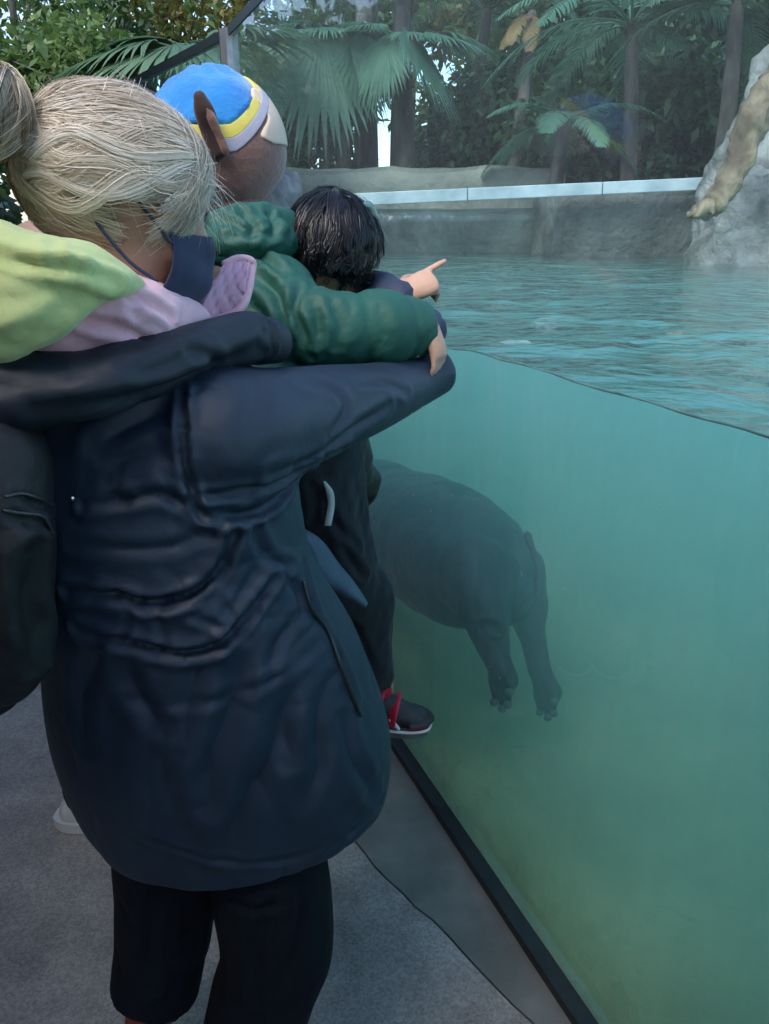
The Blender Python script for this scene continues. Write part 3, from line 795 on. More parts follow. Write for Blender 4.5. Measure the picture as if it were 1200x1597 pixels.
def strands(paths, r0, r1, nside=3):
    """many thin tapered tubes; paths (n, k, 3)"""
    n, k, _ = paths.shape
    T = np.gradient(paths, axis=1); T /= np.linalg.norm(T, axis=2)[..., None] + 1e-9
    ref = np.array([.3, -.8, .5]); A = np.cross(T, ref); A /= np.linalg.norm(A, axis=2)[..., None] + 1e-9; B = np.cross(T, A)
    rr = (r0 + (r1 - r0) * np.linspace(0, 1, k) ** 1.5)[None, :, None]
    if np.ndim(r0): pass
    V = np.stack([paths + rr * (A * math.cos(a) + B * math.sin(a)) for a in np.linspace(0, 2 * math.pi, nside, endpoint=False)], 2)
    V = V.reshape(-1, 3)
    i = (np.arange(n) * k * nside)[:, None, None]; j = (np.arange(k - 1) * nside)[None, :, None]; s = np.arange(nside)[None, None, :]
    a = i + j + s; b = i + j + (s + 1) % nside
    F = np.stack([a, b, b + nside, a + nside], -1).reshape(-1, 4)
    return V, F.tolist()

def hand(wrist, d, nrm, size, curls, thumb=(.6, .3), flip=1, spread=.12):
    """palm, four unequal bent fingers and a thumb. d: towards the fingers, nrm: back of the hand, curls: bend per finger"""
    w = np.asarray(wrist, float); d = np.asarray(d, float); d /= np.linalg.norm(d)
    n = np.asarray(nrm, float); n -= d * (n @ d); n /= np.linalg.norm(n); s = np.cross(d, n) * flip
    L = size; out = []
    pl = L * .52
    out.append(tube([list(w - d * L * .12) + [L * .13, L * .15], list(w + d * pl * .3) + [L * .13, L * .19], list(w + d * pl * .75) + [L * .115, L * .225], list(w + d * pl) + [L * .09, L * .215]], 14, 9, up=n))
    lens = [.40, .45, .42, .33]
    for k in range(4):
        o = (k - 1.5) * L * .105
        p = w + d * pl * .9 + s * -o; dv = d - s * (k - 1.5) * spread; dv /= np.linalg.norm(dv)
        rr = L * (.052 if k < 3 else .046); pts = [list(p - dv * L * .12) + [rr]]; c = curls[k]
        for q, fr in enumerate((.45, .30, .25)):
            ang = c * (.75, 1.0, .7)[q]
            ax = np.cross(n, dv); ax /= np.linalg.norm(ax) + 1e-9
            nn_ = np.cross(dv, ax)
            dv = dv * math.cos(ang) - np.cross(ax, dv) * -math.sin(ang) * -1 if False else dv * math.cos(ang) + (-n * math.sin(ang) if abs(dv @ n) < .2 else (np.cross(ax, dv)) * math.sin(ang))
            dv /= np.linalg.norm(dv)
            p = p + dv * L * lens[k] * fr; pts.append(list(p) + [rr * (.97, .92, .78)[q]])
        out.append(tube(pts, 10, 10, up=n + s * .3))
    tb = w + d * pl * .30 + s * L * .17
    t1 = tb + (s * .75 + d * .65 - n * thumb[1]) * L * .16; t2 = t1 + (s * .25 + d * .95 - n * thumb[1]) * L * .17
    out.append(tube([list(w + d * pl * .2 + s * L * .08) + [L * .075], list(tb) + [L * .068], list(t1) + [L * .056], list(t2) + [L * .043]], 10, 10, up=n))
    return out

def mk_head(Hc, Fh, Uh, s=1.0):
    F_ = np.asarray(Fh, float); F_ /= np.linalg.norm(F_); U_ = np.asarray(Uh, float); U_ -= F_ * (U_ @ F_); U_ /= np.linalg.norm(U_); R_ = np.cross(F_, U_)
    ax = np.array([R_, F_, U_])
    g = lambda r, f, u: np.asarray(Hc) + (R_ * r + F_ * f + U_ * u) * s
    parts = [ball(g(0, -.008, .022), np.array([.076, .096, .098]) * s, ax), ball(g(0, .030, -.045), np.array([.060, .066, .080]) * s, ax),
             ball(g(0, .062, -.108), np.array([.030, .028, .022]) * s, ax), ball(g(0, .02, -.085), np.array([.052, .055, .04]) * s, ax),
             tube([list(g(0, .088, .005)) + [.009 * s], list(g(0, .104, -.022)) + [.011 * s], list(g(0, .112, -.040)) + [.014 * s]], 10, 8),
             ball(g(-.012, .098, -.043), .009 * s, ax), ball(g(.012, .098, -.043), .009 * s, ax),
             tube([list(g(-.045, .078, .018)) + [.010 * s], list(g(0, .092, .022)) + [.011 * s], list(g(.045, .078, .018)) + [.010 * s]], 8, 8),
             tube([list(g(-.022, .084, -.072)) + [.006 * s], list(g(0, .093, -.070)) + [.008 * s], list(g(.022, .084, -.072)) + [.006 * s]], 8, 8),
             tube([list(g(-.018, .082, -.083)) + [.006 * s], list(g(0, .091, -.083)) + [.008 * s], list(g(.018, .082, -.083)) + [.006 * s]], 8, 8)]
    for q in (-1, 1):
        parts.append(tube([list(g(q * .074, -.005, .020)) + [.010 * s, .006 * s], list(g(q * .084, -.016, .012)) + [.014 * s, .007 * s], list(g(q * .082, -.014, -.010)) + [.011 * s, .006 * s], list(g(q * .074, -.002, -.032)) + [.008 * s, .005 * s]], 10, 10))
        parts.append(ball(g(q * .042, .070, -.035), np.array([.022, .02, .022]) * s, ax))
    return parts, g, ax
M_eye = mat('eye_white', (.75, .73, .70), .2)
M_iris = mat('iris', (.05, .03, .02), .2)
def eyes(g, ax, parent, s=1.0):
    for q in (-1, 1):
        e = mesh('eye', *ball(g(q * .031, .0795, -.004), .0115 * s, ax, 12, 8), M_eye, parent)
        mesh('iris', *ball(g(q * .031, .0875, -.004), np.array([.0052, .0042, .0052]) * s, ax, 10, 6), M_iris, e)

# ------------------------------------------------------------------ the woman
W0 = P(330, 1150, 1.0)
woman = empty('person', (W0[0], W0[1], 0), 'blonde woman in a long navy puffer coat and face mask, seen from behind', 'person')
Hc = P(196, 302, .98)
parts, gW, axW = mk_head(Hc, (.90, .26, -.36), (.36, .1, .95), .96)
neck = np.array([-.375, .99, 1.46])
T1 = lambda rows, seg=20, n=24, up=(0, 1, 0): tube(rows, seg, n, up)
parts.append(T1([list(gW(0, -.02, -.06)) + [.056], list((gW(0, -.03, -.12) + neck) / 2) + [.055], list(neck) + [.065], list(neck - [0, 0, .06]) + [.08]]))
parts.append(T1([[-.30, 1.0, .80, .12, .15], [-.31, 1.0, .95, .11, .14], [-.33, 1.0, 1.12, .10, .13], [-.35, 1.0, 1.30, .11, .15], [-.36, 1.0, 1.42, .09, .14]]))
# right arm towards the glass, left arm under the child
SR, ER, WR = P(325, 680, .96), P(460, 646, 1.065), P(580, 612, 1.215)
parts.append(T1([list(neck - [0, 0, .07]) + [.06], list(SR) + [.048], list((SR + ER) / 2) + [.044], list(ER) + [.040], list((ER + WR) / 2) + [.038], list(WR) + [.028]], up=(0, 0, 1)))
SL = np.array([-.49, 1.13, 1.38]); EL = np.array([-.46, 1.34, 1.12]); WL = np.array([-.26, 1.42, 1.02])
parts.append(T1([list(neck - [0, 0, .07]) + [.06], list(SL) + [.055], list((SL + EL) / 2) + [.048], list(EL) + [.042], list((EL + WL) / 2) + [.038], list(WL) + [.028]], up=(0, 0, 1)))
parts += hand(WR, P(690, 574, 1.37) - WR, (.3, -.6, .75), .155, (.9, 1.0, 1.05, 1.1), flip=1)
parts += hand(WL, (.9, .25, -.1), (0, .3, -1), .165, (.35, .4, .45, .5), flip=-1)
# legs
HL, KL, AL = np.array([-.36, 1.05, .84]), P(255, 1450, 1.04), P(236, 1680, 1.0)
HR, KR, AR = np.array([-.215, .985, .84]), P(432, 1470, .95), P(390, 1900, .90)
AL[2] = max(AL[2], .10); AR[2] = .10
for h, k, a in ((HL, KL, AL), (HR, KR, AR)):
    parts.append(T1([list(h) + [.085], list((h + k) / 2) + [.072], list(k) + [.052], list((k + a) / 2 ) + [.048], list(a) + [.034]]))
    parts.append(tube([list(a + [-.03, -.02, -.055]) + [.032, .036], list(a + [.06, .02, -.07]) + [.028, .042], list(a + [.15, .03, -.078]) + [.016, .038]], 12, 10))
V, F, N = fuse(parts, .006, 4)
mesh('body', V, F, M_skin, woman); eyes(gW, axW, woman, .96)
# trousers: cropped wide legs
def leg_tube(h, k, a, end, r):
    q = k + (a - k) * end
    return tube([list(h + [0, 0, .04]) + [r[0]], list((h + k) / 2) + [r[1]], list(k) + [r[2]], list((k + q) / 2) + [r[3]], list(q) + [r[4]]], 24, 30, up=(0, 1, 0), ce=.1)
pl = [leg_tube(HL, KL, AL, .52, (.10, .096, .090, .086, .084)), leg_tube(HR, KR, AR, .62, (.10, .104, .100, .094, .090)), ball((-.295, 1.0, .86), (.17, .14, .12))]
V, F, N = fuse(pl, .008, 5)
V = V + N * (vnoise(V * [1, 1, .3], 5, 2, 2) * .006 - ridged(V * [1, 1, .5], 8, 4, 6) * .004)[:, None]
for path, dp, wd, rg in (([(420, 1400), (400, 1470), (395, 1560)], .006, .010, .004), ([(480, 1390), (470, 1460), (440, 1540)], .006, .010, .004), ([(250, 1390), (240, 1460), (245, 1540)], .006, .010, .004), ([(340, 1390), (380, 1410), (440, 1405)], .006, .008, .004), ([(300, 1400), (295, 1470)], .005, .008, .003)):
    V = crease(V, N, path, dp, wd, rg)
mesh('trousers', V, F, M_pants, woman)
for a, k in ((AL, KL), (AR, KR)):
    V, F = tube([list(a + (k - a) * .52) + [.050], list(a + (k - a) * .2) + [.045], list(a + [0, 0, -.01]) + [.042]], 18, 14, up=(0, 1, 0)); mesh('sock', V, F, M_sock, woman)
    V, F, N = fuse([tube([list(a + [-.03, -.02, -.06]) + [.036, .042], list(a + [.06, .02, -.072]) + [.033, .048], list(a + [.155, .035, -.08]) + [.02, .043]], 14, 12)], .006, 3)
    V[:, 2] = np.maximum(V[:, 2], .004); mesh('shoe', V, F, M_black, woman)

# coat body: rows give z, x-left, x-right, y-mid, half depth
rows = [(.675, -.505, .004, 1.03, .182), (.72, -.520, .012, 1.03, .192), (.79, -.535, .012, 1.03, .20), (.88, -.545, -.010, 1.03, .205), (.96, -.54, -.035, 1.02, .20),
        (1.06, -.53, -.075, 1.01, .185), (1.14, -.53, -.100, 1.0, .175), (1.24, -.54, -.115, 1.0, .17), (1.33, -.55, -.13, 1.0, .165), (1.41, -.53, -.19, 1.0, .135), (1.46, -.47, -.27, 1.0, .09)]
cb = tube([[(a + b) / 2, y, z, d, (b - a) / 2] for z, a, b, y, d in rows], 40, 60, up=(0, 1, 0), cs=.12)
sl = [(270, 690, .98, .085), (315, 684, .945, .094), (365, 678, .965, .092), (430, 662, 1.02, .080), (510, 640, 1.11, .070), (590, 615, 1.22, .058), (640, 597, 1.305, .050), (686, 578, 1.365, .044)]
sr = tube([list(P(x, y, Y)) + [r] for x, y, Y, r in sl], 28, 50, ce=.25)
slf = tube([list(SL + [.04, -.05, .02]) + [.10], list(SL) + [.10], list((SL + EL) / 2) + [.085], list(EL) + [.08], list((EL + WL) / 2) + [.065], list(WL) + [.05]], 20, 30)
V, F, N = fuse([cb, sr, slf], .0042, 16)
def rn(V, F): return normals(V, F)
# soft billow between the quilt seams
V = V + N * (vnoise(V * [1, 1, 1.6], 3.6, 8, 1) * .010)[:, None]
C = [ # quilt seams and folds: path in the picture, depth, width, ridge
    ([(105, 925), (170, 930), (240, 940), (300, 925), (345, 890), (370, 830)], .016, .010, .007),
    ([(120, 985), (200, 1010), (280, 1022), (340, 1010), (390, 960), (430, 900)], .014, .010, .007),
    ([(130, 790), (200, 775), (260, 772), (315, 800)], .009, .010, .004),
    ([(288, 600), (282, 660), (290, 730), (315, 800), (350, 812)], .012, .007, .004),
    ([(325, 806), (390, 800), (450, 770), (500, 735)], .013, .010, .006),
    ([(300, 780), (380, 770), (470, 735), (540, 700)], .008, .008, .004),
    ([(400, 585), (404, 620), (380, 690)], .004, .012, .002),
    ([(430, 740), (490, 715), (560, 668), (610, 630)], .010, .008, .006),
    ([(470, 590), (520, 600), (545, 640), (520, 680)], .006, .009, .004), ([(560, 590), (600, 590), (640, 612)], .006, .008, .004),
    ([(150, 690), (210, 655), (260, 625)], .008, .012, .006), ([(140, 720), (200, 706), (280, 700)], .006, .012, .004),
    ([(330, 1010), (300, 1080), (290, 1160)], .007, .014, .005), ([(190, 1040), (215, 1090), (250, 1130)], .009, .014, .007), ([(380, 1010), (370, 1100), (330, 1200), (335, 1260)], .010, .016, .007),
    ([(440, 1080), (430, 1170), (390, 1250), (360, 1330)], .011, .018, .008), ([(470, 1060), (450, 1120), (455, 1180)], .008, .013, .005), ([(260, 1100), (250, 1200), (270, 1290)], .006, .02, .004),
    ([(480, 880), (500, 950), (530, 1010), (560, 1085)], .010, .006, .004), ([(440, 880), (470, 920), (480, 960)], .008, .008, .004), ([(400, 830), (430, 870), (460, 880)], .010, .008, .006),
    ([(520, 1330), (560, 1300), (600, 1250)], .008, .008, .005), ([(210, 1310), (330, 1345), (450, 1345), (525, 1315)], .006, .007, .003),
    ([(540, 1120), (560, 1190), (590, 1240)], .009, .012, .006), ([(360, 870), (340, 920), (300, 950)], .008, .010, .005), ([(420, 940), (390, 990), (360, 1005)], .008, .010, .005),
    ([(150, 1020), (120, 1090), (130, 1160)], .008, .014, .005),
    ([(110, 850), (190, 852), (270, 850), (330, 835)], .006, .008, .003), ([(120, 1075), (230, 1100), (330, 1095), (440, 1050), (500, 1000)], .005, .008, .003),
    ([(310, 960), (330, 975), (360, 985)], .006, .006, .003), ([(230, 955), (250, 975), (255, 1000)], .006, .006, .003), ([(350, 935), (362, 960), (355, 985)], .006, .006, .003), ([(180, 945), (195, 965), (190, 990)], .005, .006, .003),
    ([(470, 960), (440, 1000), (425, 1060)], .007, .009, .004), ([(520, 1060), (500, 1120), (505, 1190), (480, 1260)], .006, .012, .003),
]
for k_, (path, dp, wd, rg) in enumerate(C):
    V = crease(V, N, path, dp * (1.15 if k_ < 6 else .85), wd * (.7 if k_ < 6 else .95), rg * (1 if k_ < 6 else .6), sharp=True)
N = rn(V, F)
# small puckers that gather along the seams
pk = np.zeros(len(V))
for path, dp, wd, rg in C[:6]:
    ctrl = catmull(on_surface(V, path, N=N), 30); d = seg_dist(V, ctrl); pk = np.maximum(pk, np.exp(-(d / .028) ** 2))
low = np.clip((1.02 - V[:, 2]) / .12, 0, 1); arm = np.clip((V[:, 0] + .20) / .1, 0, 1) * np.clip((V[:, 2] - 1.15) / .08, 0, 1)
wr = ridged(V * [1, 1, .42], 5.5, 12, 7) * low * .0028 + ridged(V * [.6, .6, 1.5], 5.5, 15, 7) * (1 - low) * (1 - .6 * arm) * .0018 + ridged(V, 17, 18, 6) * (.0002 + .0022 * pk) * (1 - .7 * arm)
V = V + N * (pk * vnoise(V, 34, 6, 2) * .003 - wr)[:, None]
coat = mesh('coat', V, F, M_coat, woman)
COATV, COATN = V, N
# zip that runs down the right-hand seam
zp = catmull(on_surface(V, [(478, 905), (492, 945), (515, 985), (535, 1030), (552, 1075), (566, 1110)], N=N), 40)
zp = zp + np.array([.002, -.006, .002]); mesh('zip', *tube(np.hstack([zp, np.full((40, 1), .0032)]), 8), mat('dull_zip', (.05, .06, .07), .35, metal=.7), coat)
# turned-back front edge with the paler lining
M_lining = mat('slate_lining', (.05, .075, .12), .55, (.065, .095, .145), nscale=7, bump=.3, bscale=22)
fl0 = [P(474, 826, 1.06), P(500, 842, 1.09), P(520, 872, 1.12), P(548, 905, 1.15), P(572, 941, 1.17)]
fl1 = [P(480, 845, 1.07), P(490, 890, 1.07), P(499, 908, 1.07), P(530, 925, 1.12), P(568, 942, 1.16)]
a = catmull(fl0, 16); b = catmull(fl1, 16); Vp = []
for i in range(16):
    for j in range(7):
        f = j / 6; q = a[i] * (1 - f) + b[i] * f + np.array([0, -.022, .006]) * math.sin(math.pi * f) + np.array([0, -.010, 0]) * noise.noise(Vector(a[i] * 22)); Vp.append(q)
Vp = np.array(Vp); Fp = [(i * 7 + j, i * 7 + j + 1, (i + 1) * 7 + j + 1, (i + 1) * 7 + j) for i in range(15) for j in range(6)]
def thicken(V, F, t):
    N = normals(V, F); n = len(V); V2 = np.vstack([V + N * t / 2, V - N * t / 2]); F2 = list(F) + [tuple(n + k for k in reversed(f)) for f in F]
    cnt = {}
    for f in F:
        for x, y in zip(f, f[1:] + f[:1]): cnt[(x, y)] = 1
    for x, y in cnt:
        if (y, x) not in cnt: F2.append((y, x, n + x, n + y))
    return V2, F2
mesh('front_flap', *thicken(Vp, Fp, .006), M_lining, coat)

# rolled collar of the coat
cr = [(-60, 640, .82, .060, .075), (60, 606, .82, .050, .06), (142, 596, .83, .042, .05), (210, 578, .86, .036, .042), (270, 560, .90, .031, .036), (340, 536, .97, .031, .034), (400, 528, 1.03, .033, .032), (432, 534, 1.07, .029, .030)]
V, F = tube([list(P(x, y, Y)) + [a, b] for x, y, Y, a, b in cr], 40, 110, ce=.2); N = normals(V, F)
V = V + N * (vnoise(V, 6, 3, 2) * .009 - ridged(V * [.5, .5, 1.4], 9, 5, 6) * .006)[:, None]
for path, dp, wd in (([(60, 640), (180, 625), (300, 590), (400, 552)], .008, .009), ([(300, 545), (340, 560), (350, 585)], .006, .007), ([(200, 560), (240, 575), (330, 540)], .004, .008), ([(425, 505), (432, 530), (428, 555)], .006, .005)):
    V = crease(V, N, path, dp, wd, dp * .5)
mesh('coat_collar', V, F, M_collar, woman)

# lime hood hanging over the shoulders
V1 = tube([list(P(x, y, Y)) + [a, b] for x, y, Y, a, b in [(-90, 400, .86, .036, .05), (0, 394, .82, .028, .045), (80, 408, .81, .028, .045), (145, 424, .84, .026, .04), (188, 436, .88, .020, .028), (206, 450, .91, .011, .016)]], 20, 44)
V2 = tube([list(P(x, y, Y)) + [a, b] for x, y, Y, a, b in [(-90, 490, .84, .078, .05), (0, 478, .81, .060, .055), (55, 472, .81, .046, .055), (105, 456, .83, .032, .045), (150, 448, .87, .020, .03), (185, 446, .90, .010, .018)]], 20, 44)
V, F, N = fuse([V1, V2], .005, 5)
V = V + N * (vnoise(V, 12, 2) * .006 + vnoise(V, 34, 7, 2) * .0018)[:, None]
for path, dp, wd, rg in (([(-10, 398), (60, 412), (130, 425), (190, 440)], .010, .006, .004), ([(0, 470), (50, 462), (110, 445)], .004, .012, .003), ([(20, 540), (80, 505), (140, 460)], .004, .010, .003), ([(85, 372), (95, 400)], .004, .006, .002), ([(120, 385), (128, 410)], .004, .005, .002)):
    V = crease(V, N, path, dp, wd, rg)
mesh('hood', V, F, M_lime, woman)

# pink collar under it, and its stand-up quilted edge in front of the mask
V1 = tube([list(P(x, y, Y)) + [a, b] for x, y, Y, a, b in [(60, 515, .86, .035, .04), (120, 500, .87, .048, .05), (190, 490, .90, .046, .05), (250, 492, .95, .036, .04), (292, 500, 1.0, .026, .03), (312, 508, 1.03, .014, .02)]], 22, 40)
V, F, N = fuse([V1], .005, 4)
V = V + N * (vnoise(V, 14, 4) * .006)[:, None]
for path, dp, wd, rg in (([(105, 480), (150, 500), (200, 520), (235, 532)], .011, .006, .006), ([(170, 445), (230, 465), (270, 495)], .008, .006, .005), ([(215, 470), (225, 500), (250, 520)], .005, .007, .003)):
    V = crease(V, N, path, dp, wd, rg)
mesh('pink_collar', V, F, M_pink, woman)
q0 = catmull([P(352, 412, 1.08), P(372, 405, 1.09), P(392, 408, 1.095)], 14); q1 = catmull([P(300, 503, 1.02), P(342, 496, 1.04), P(380, 474, 1.055)], 14)
Vp = np.array([q0[i] * (1 - j / 11) + q1[i] * (j / 11) + np.array([.0, -.012, 0]) * math.sin(math.pi * j / 11) for i in range(14) for j in range(12)])
Vp[:, 1] += np.array([.0025 * (((i + j) % 4 < 1) + ((i - j) % 4 < 1)) for i in range(14) for j in range(12)])
Fp = [(i * 12 + j, i * 12 + j + 1, (i + 1) * 12 + j + 1, (i + 1) * 12 + j) for i in range(13) for j in range(11)]
mesh('pink_lapel', *thicken(Vp, Fp, .010), M_pinkq, woman)
mesh('lapel_edge', *tube([list(P(x, y, Y)) + [.006] for x, y, Y in [(352, 412, 1.08), (372, 404, 1.088), (391, 407, 1.092), (393, 420, 1.09), (380, 475, 1.053), (345, 497, 1.036), (300, 506, 1.016)]], 10, 40), M_pink, woman)

# face mask: cupped cloth from nose bridge to under the chin, with an ear loop
Vm = []; nu_, nv_ = 22, 16
for i in range(nu_):
    for j in range(nv_):
        u = (i / (nu_ - 1) - .5) * 2; v = j / (nv_ - 1)
        f = .122 - .045 * abs(u) ** 1.8 - .018 * (2 * v - 1) ** 2 + .010 * math.exp(-(u / .25) ** 2); up_ = -.012 - .125 * v + .02 * abs(u) * (v - .5)
        f += .003 * math.sin(v * 16 + u * 2) * (1 - abs(u)) * .6
        Vm.append(gW(u * .074, f - .02 * v * v * .6, up_ * 1.0 - .008 * abs(u) * 0))
Fm = [(i * nv_ + j, i * nv_ + j + 1, (i + 1) * nv_ + j + 1, (i + 1) * nv_ + j) for i in range(nu_ - 1) for j in range(nv_ - 1)]
mk = mesh('face_mask', *thicken(np.array(Vm), Fm, .003), M_mask, woman)
for s in (-1, 1):
    mesh('ear_loop', *tube([list(gW(s * .076, .065, -.035)) + [.0022], list(gW(s * .080, .03, -.012)) + [.0022], list(gW(s * .088, -.012, .008)) + [.0022], list(gW(s * .082, -.03, -.03)) + [.0022], list(gW(s * .078, .02, -.07)) + [.0022], list(gW(s * .073, .062, -.085)) + [.0022]], 8, 30), M_mask, mk)

# blonde hair, gathered into a bun
def ribbons(paths, cen, w0, w1, r, tilt=.5):
    """flat hairs lying on the head: paths (n, k, 3)"""
    n, k, _ = paths.shape
    T = np.gradient(paths, axis=1); T /= np.linalg.norm(T, axis=2)[..., None] + 1e-9
    Rd = paths - cen; Rd /= np.linalg.norm(Rd, axis=2)[..., None] + 1e-9
    S = np.cross(T, Rd); S /= np.linalg.norm(S, axis=2)[..., None] + 1e-9; U = np.cross(S, T)
    a = r.normal(size=(n, 1, 1)) * tilt * .6; S = S * np.cos(a) + U * np.sin(a)
    f = np.linspace(0, 1, k); w = ((w0 + (w1 - w0) * f ** 2) * .5)[None, :, None] * r.uniform(.7, 1.3, (n, 1, 1))
    V = np.stack([paths - S * w, paths + S * w], 2).reshape(-1, 3)
    i = (np.arange(n) * k * 2)[:, None]; j = (np.arange(k - 1) * 2)[None, :]; a = i + j
    return V, np.stack([a, a + 1, a + 3, a + 2], -1).reshape(-1, 4)
def hair_tone_mat(name, c0, c1, c2, rough=.38):
    m = bpy.data.materials.new(name); m.use_nodes = True; nt = m.node_tree; L = nt.links; b = nt.nodes['Principled BSDF']
    at = nd(nt, 'ShaderNodeAttribute'); at.attribute_name = 'tone'; r = nd(nt, 'ShaderNodeValToRGB'); e = r.color_ramp.elements
    e[0].position = 0; e[0].color = (*c0, 1); e[1].position = 1; e[1].color = (*c2, 1); x = e.new(.5); x.color = (*c1, 1)
    L.new(at.outputs['Fac'], r.inputs[0]); L.new(r.outputs[0], b.inputs['Base Color'])
    b.inputs['Roughness'].default_value = rough; b.inputs['Specular IOR Level'].default_value = .5
    tr = nd(nt, 'ShaderNodeBsdfTranslucent'); L.new(r.outputs[0], tr.inputs[0]); mx = nd(nt, 'ShaderNodeMixShader'); mx.inputs[0].default_value = .25
    L.new(b.outputs[0], mx.inputs[1]); L.new(tr.outputs[0], mx.inputs[2]); L.new(mx.outputs[0], nt.nodes['Material Output'].inputs[0])
    return m
M_blond = hair_tone_mat('blonde_hair', (.30, .21, .145), (.80, .69, .55), (.98, .94, .87))
M_dark = hair_tone_mat('black_hair', (.004, .005, .008), (.008, .009, .014), (.018, .020, .030), .34)
def hair_obj(name, groups, cen, m, parent, r, w0, w1, solids):
    """groups: list of (paths, tone) ; solids: closed shapes under the hair"""
    Vs, Fs, Ts, n = [], [], [], 0
    for paths, tone in groups:
        v, f = ribbons(paths, cen, w0, w1, r); Vs.append(v); Fs.append(f + n); n += len(v)
        t = np.clip(tone + r.normal(size=len(paths)) * .07, 0, 1); Ts.append(np.repeat(t, paths.shape[1] * 2))
    F = np.concatenate(Fs).tolist()
    for v, f, tone in solids:
        v = np.asarray(v); Vs.append(v); F += [tuple(i + n for i in q) for q in f]; n += len(v); Ts.append(np.full(len(v), tone))
    o = mesh(name, np.concatenate(Vs), F, m, parent)
    at = o.data.attributes.new('tone', 'FLOAT', 'POINT'); at.data.foreach_set('value', np.concatenate(Ts).astype(np.float32))
    return o
def woman_hair():
    r = np.random.default_rng(21); S = .96
    c0 = gW(0, -.012, .012); R_, F_, U_ = axW
    el = np.array([.088, .112, .098]) * S
    def pt(dirs, k):
        d = dirs / (np.linalg.norm(dirs, axis=-1, keepdims=True) + 1e-9)
        loc = d * el * k[..., None]
        return c0 + loc[..., 0:1] * R_ + loc[..., 1:2] * F_ + loc[..., 2:3] * U_
    bunw = P(-8, 182, .90); bl_ = np.array([(bunw - c0) @ R_, (bunw - c0) @ F_, (bunw - c0) @ U_]) / el
    bdir = bl_ / np.linalg.norm(bl_)
    K = 13; t = np.linspace(0, 1, K); G = []
    for q in range(430):
        for _ in range(60):
            d = unit(r, 1)[0]; front = d[1]
            if d @ bdir > .70: continue
            if front > .62 and d[2] < .30: continue            # the face
            if front > .10 and d[2] < -.15: continue            # cheek
            if d[2] < -.80: continue
            break
        nz = lambda sc, sd: noise.noise(Vector(d * sc) + Vector((sd, 0, 0)))
        ph = 5 * nz(1.0, 3) + r.normal() * .16; fq = 1.0 + .5 * nz(.9, 9) + r.normal() * .04; am = .05 + .09 * max(0, .2 + nz(1.6, 21)) + (.04 if d[2] < .2 else 0)
        lift = r.uniform(.0, .07); lay = 1.0 + .05 * r.random() + .05 * nz(2.2, 33)
        n = 56
        dd = d + r.normal(size=(n, 3)) * .07
        e = bdir + r.normal(size=3) * .09
        sidev = np.cross(d, e); sidev /= np.linalg.norm(sidev) + 1e-9
        tt = t[None, :, None] ** .9
        path = dd[:, None, :] * (1 - tt) + (e + r.normal(size=(n, 3))[:, None, :] * .06) * tt
        sag = np.array([0, 0, -.30]) * np.sin(math.pi * t)[None, :, None] * (.25 if d[1] > -.1 else (1 if d[2] < .3 else .1))
        wv = am * np.sin(fq * 6.28 * t + ph) * np.sin(math.pi * t) ** .5
        path = path + sidev * wv[None, :, None] + sag
        k = lay + lift * np.sin(math.pi * t)[None, :] + r.normal(size=(n, 1)) * .012 + .018 * np.sin(t * 8 + ph)[None, :]
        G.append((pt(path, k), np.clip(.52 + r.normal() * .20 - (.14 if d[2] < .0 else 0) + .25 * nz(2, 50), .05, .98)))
    for q in range(46):     # fringe
        st = np.array([r.uniform(-.35, .55), r.uniform(.25, .75), r.uniform(.75, 1.0)])
        en = np.array([r.uniform(.74, 1.0), r.uniform(.55, .92), r.uniform(-.55, .05)]); md = np.array([r.uniform(.5, .8), r.uniform(.75, 1.0), r.uniform(.25, .55)])
        n = 44; j0 = r.normal(size=(n, 3)) * .06; j1 = r.normal(size=(n, 3)) * .09; T_ = t[None, :, None]
        path = (st + j0)[:, None, :] * (1 - T_) ** 2 + 2 * (md + j0)[:, None, :] * T_ * (1 - T_) + (en + j1)[:, None, :] * T_ ** 2
        k = r.uniform(1.02, 1.10) + r.normal(size=(n, 1)) * .012 + .05 * t[None, :] * r.uniform(.2, 1)
        G.append((pt(path, k * np.ones((n, K))), np.clip(.62 + r.normal() * .2, .1, 1)))
    for q in range(34):     # loose waving side locks
        st = np.array([r.uniform(.6, .9), r.uniform(.2, .7), r.uniform(.0, .7)]); en = np.array([r.uniform(.55, .9), r.uniform(-1, -.5), r.uniform(-.55, .35)]); md = np.array([1.0, r.uniform(-.3, .1), r.uniform(-.3, .4)])
        n = 34; j0 = r.normal(size=(n, 3)) * .03; T_ = t[None, :, None]
        path = (st + j0)[:, None, :] * (1 - T_) ** 2 + 2 * (md + j0)[:, None, :] * T_ * (1 - T_) + (en + j0)[:, None, :] * T_ ** 2
        path = path + np.array([0, 0, 1]) * (.10 * np.sin(t * 7.5 + r.uniform(0, 6)))[None, :, None]
        k = r.uniform(1.05, 1.15) + r.normal(size=(n, 1)) * .010
        G.append((pt(path, k * np.ones((n, K))), np.clip(.55 + r.normal() * .25, .08, 1)))
    # flyaways
    n = 420; d = unit(r, n); d[:, 2] = np.abs(d[:, 2]) * .9; d[:, 0] = np.abs(d[:, 0]) - .2; T_ = t[None, :, None]
    en = d * 1.0 + r.normal(size=(n, 3)) * .45
    fly = pt(d[:, None, :] * (1 - T_) + en[:, None, :] * T_, 1.02 + t[None, :] ** 1.5 * r.uniform(.03, .22, (n, 1)))
    n = 40; d = np.array([.55, .85, .35]) + r.normal(size=(n, 3)) * .14; en = d + np.array([-.1, .5, -.25]) + r.normal(size=(n, 3)) * .25
    fly2 = pt(d[:, None, :] * (1 - T_) + en[:, None, :] * T_, 1.04 + t[None, :] * r.uniform(.1, .42, (n, 1)))
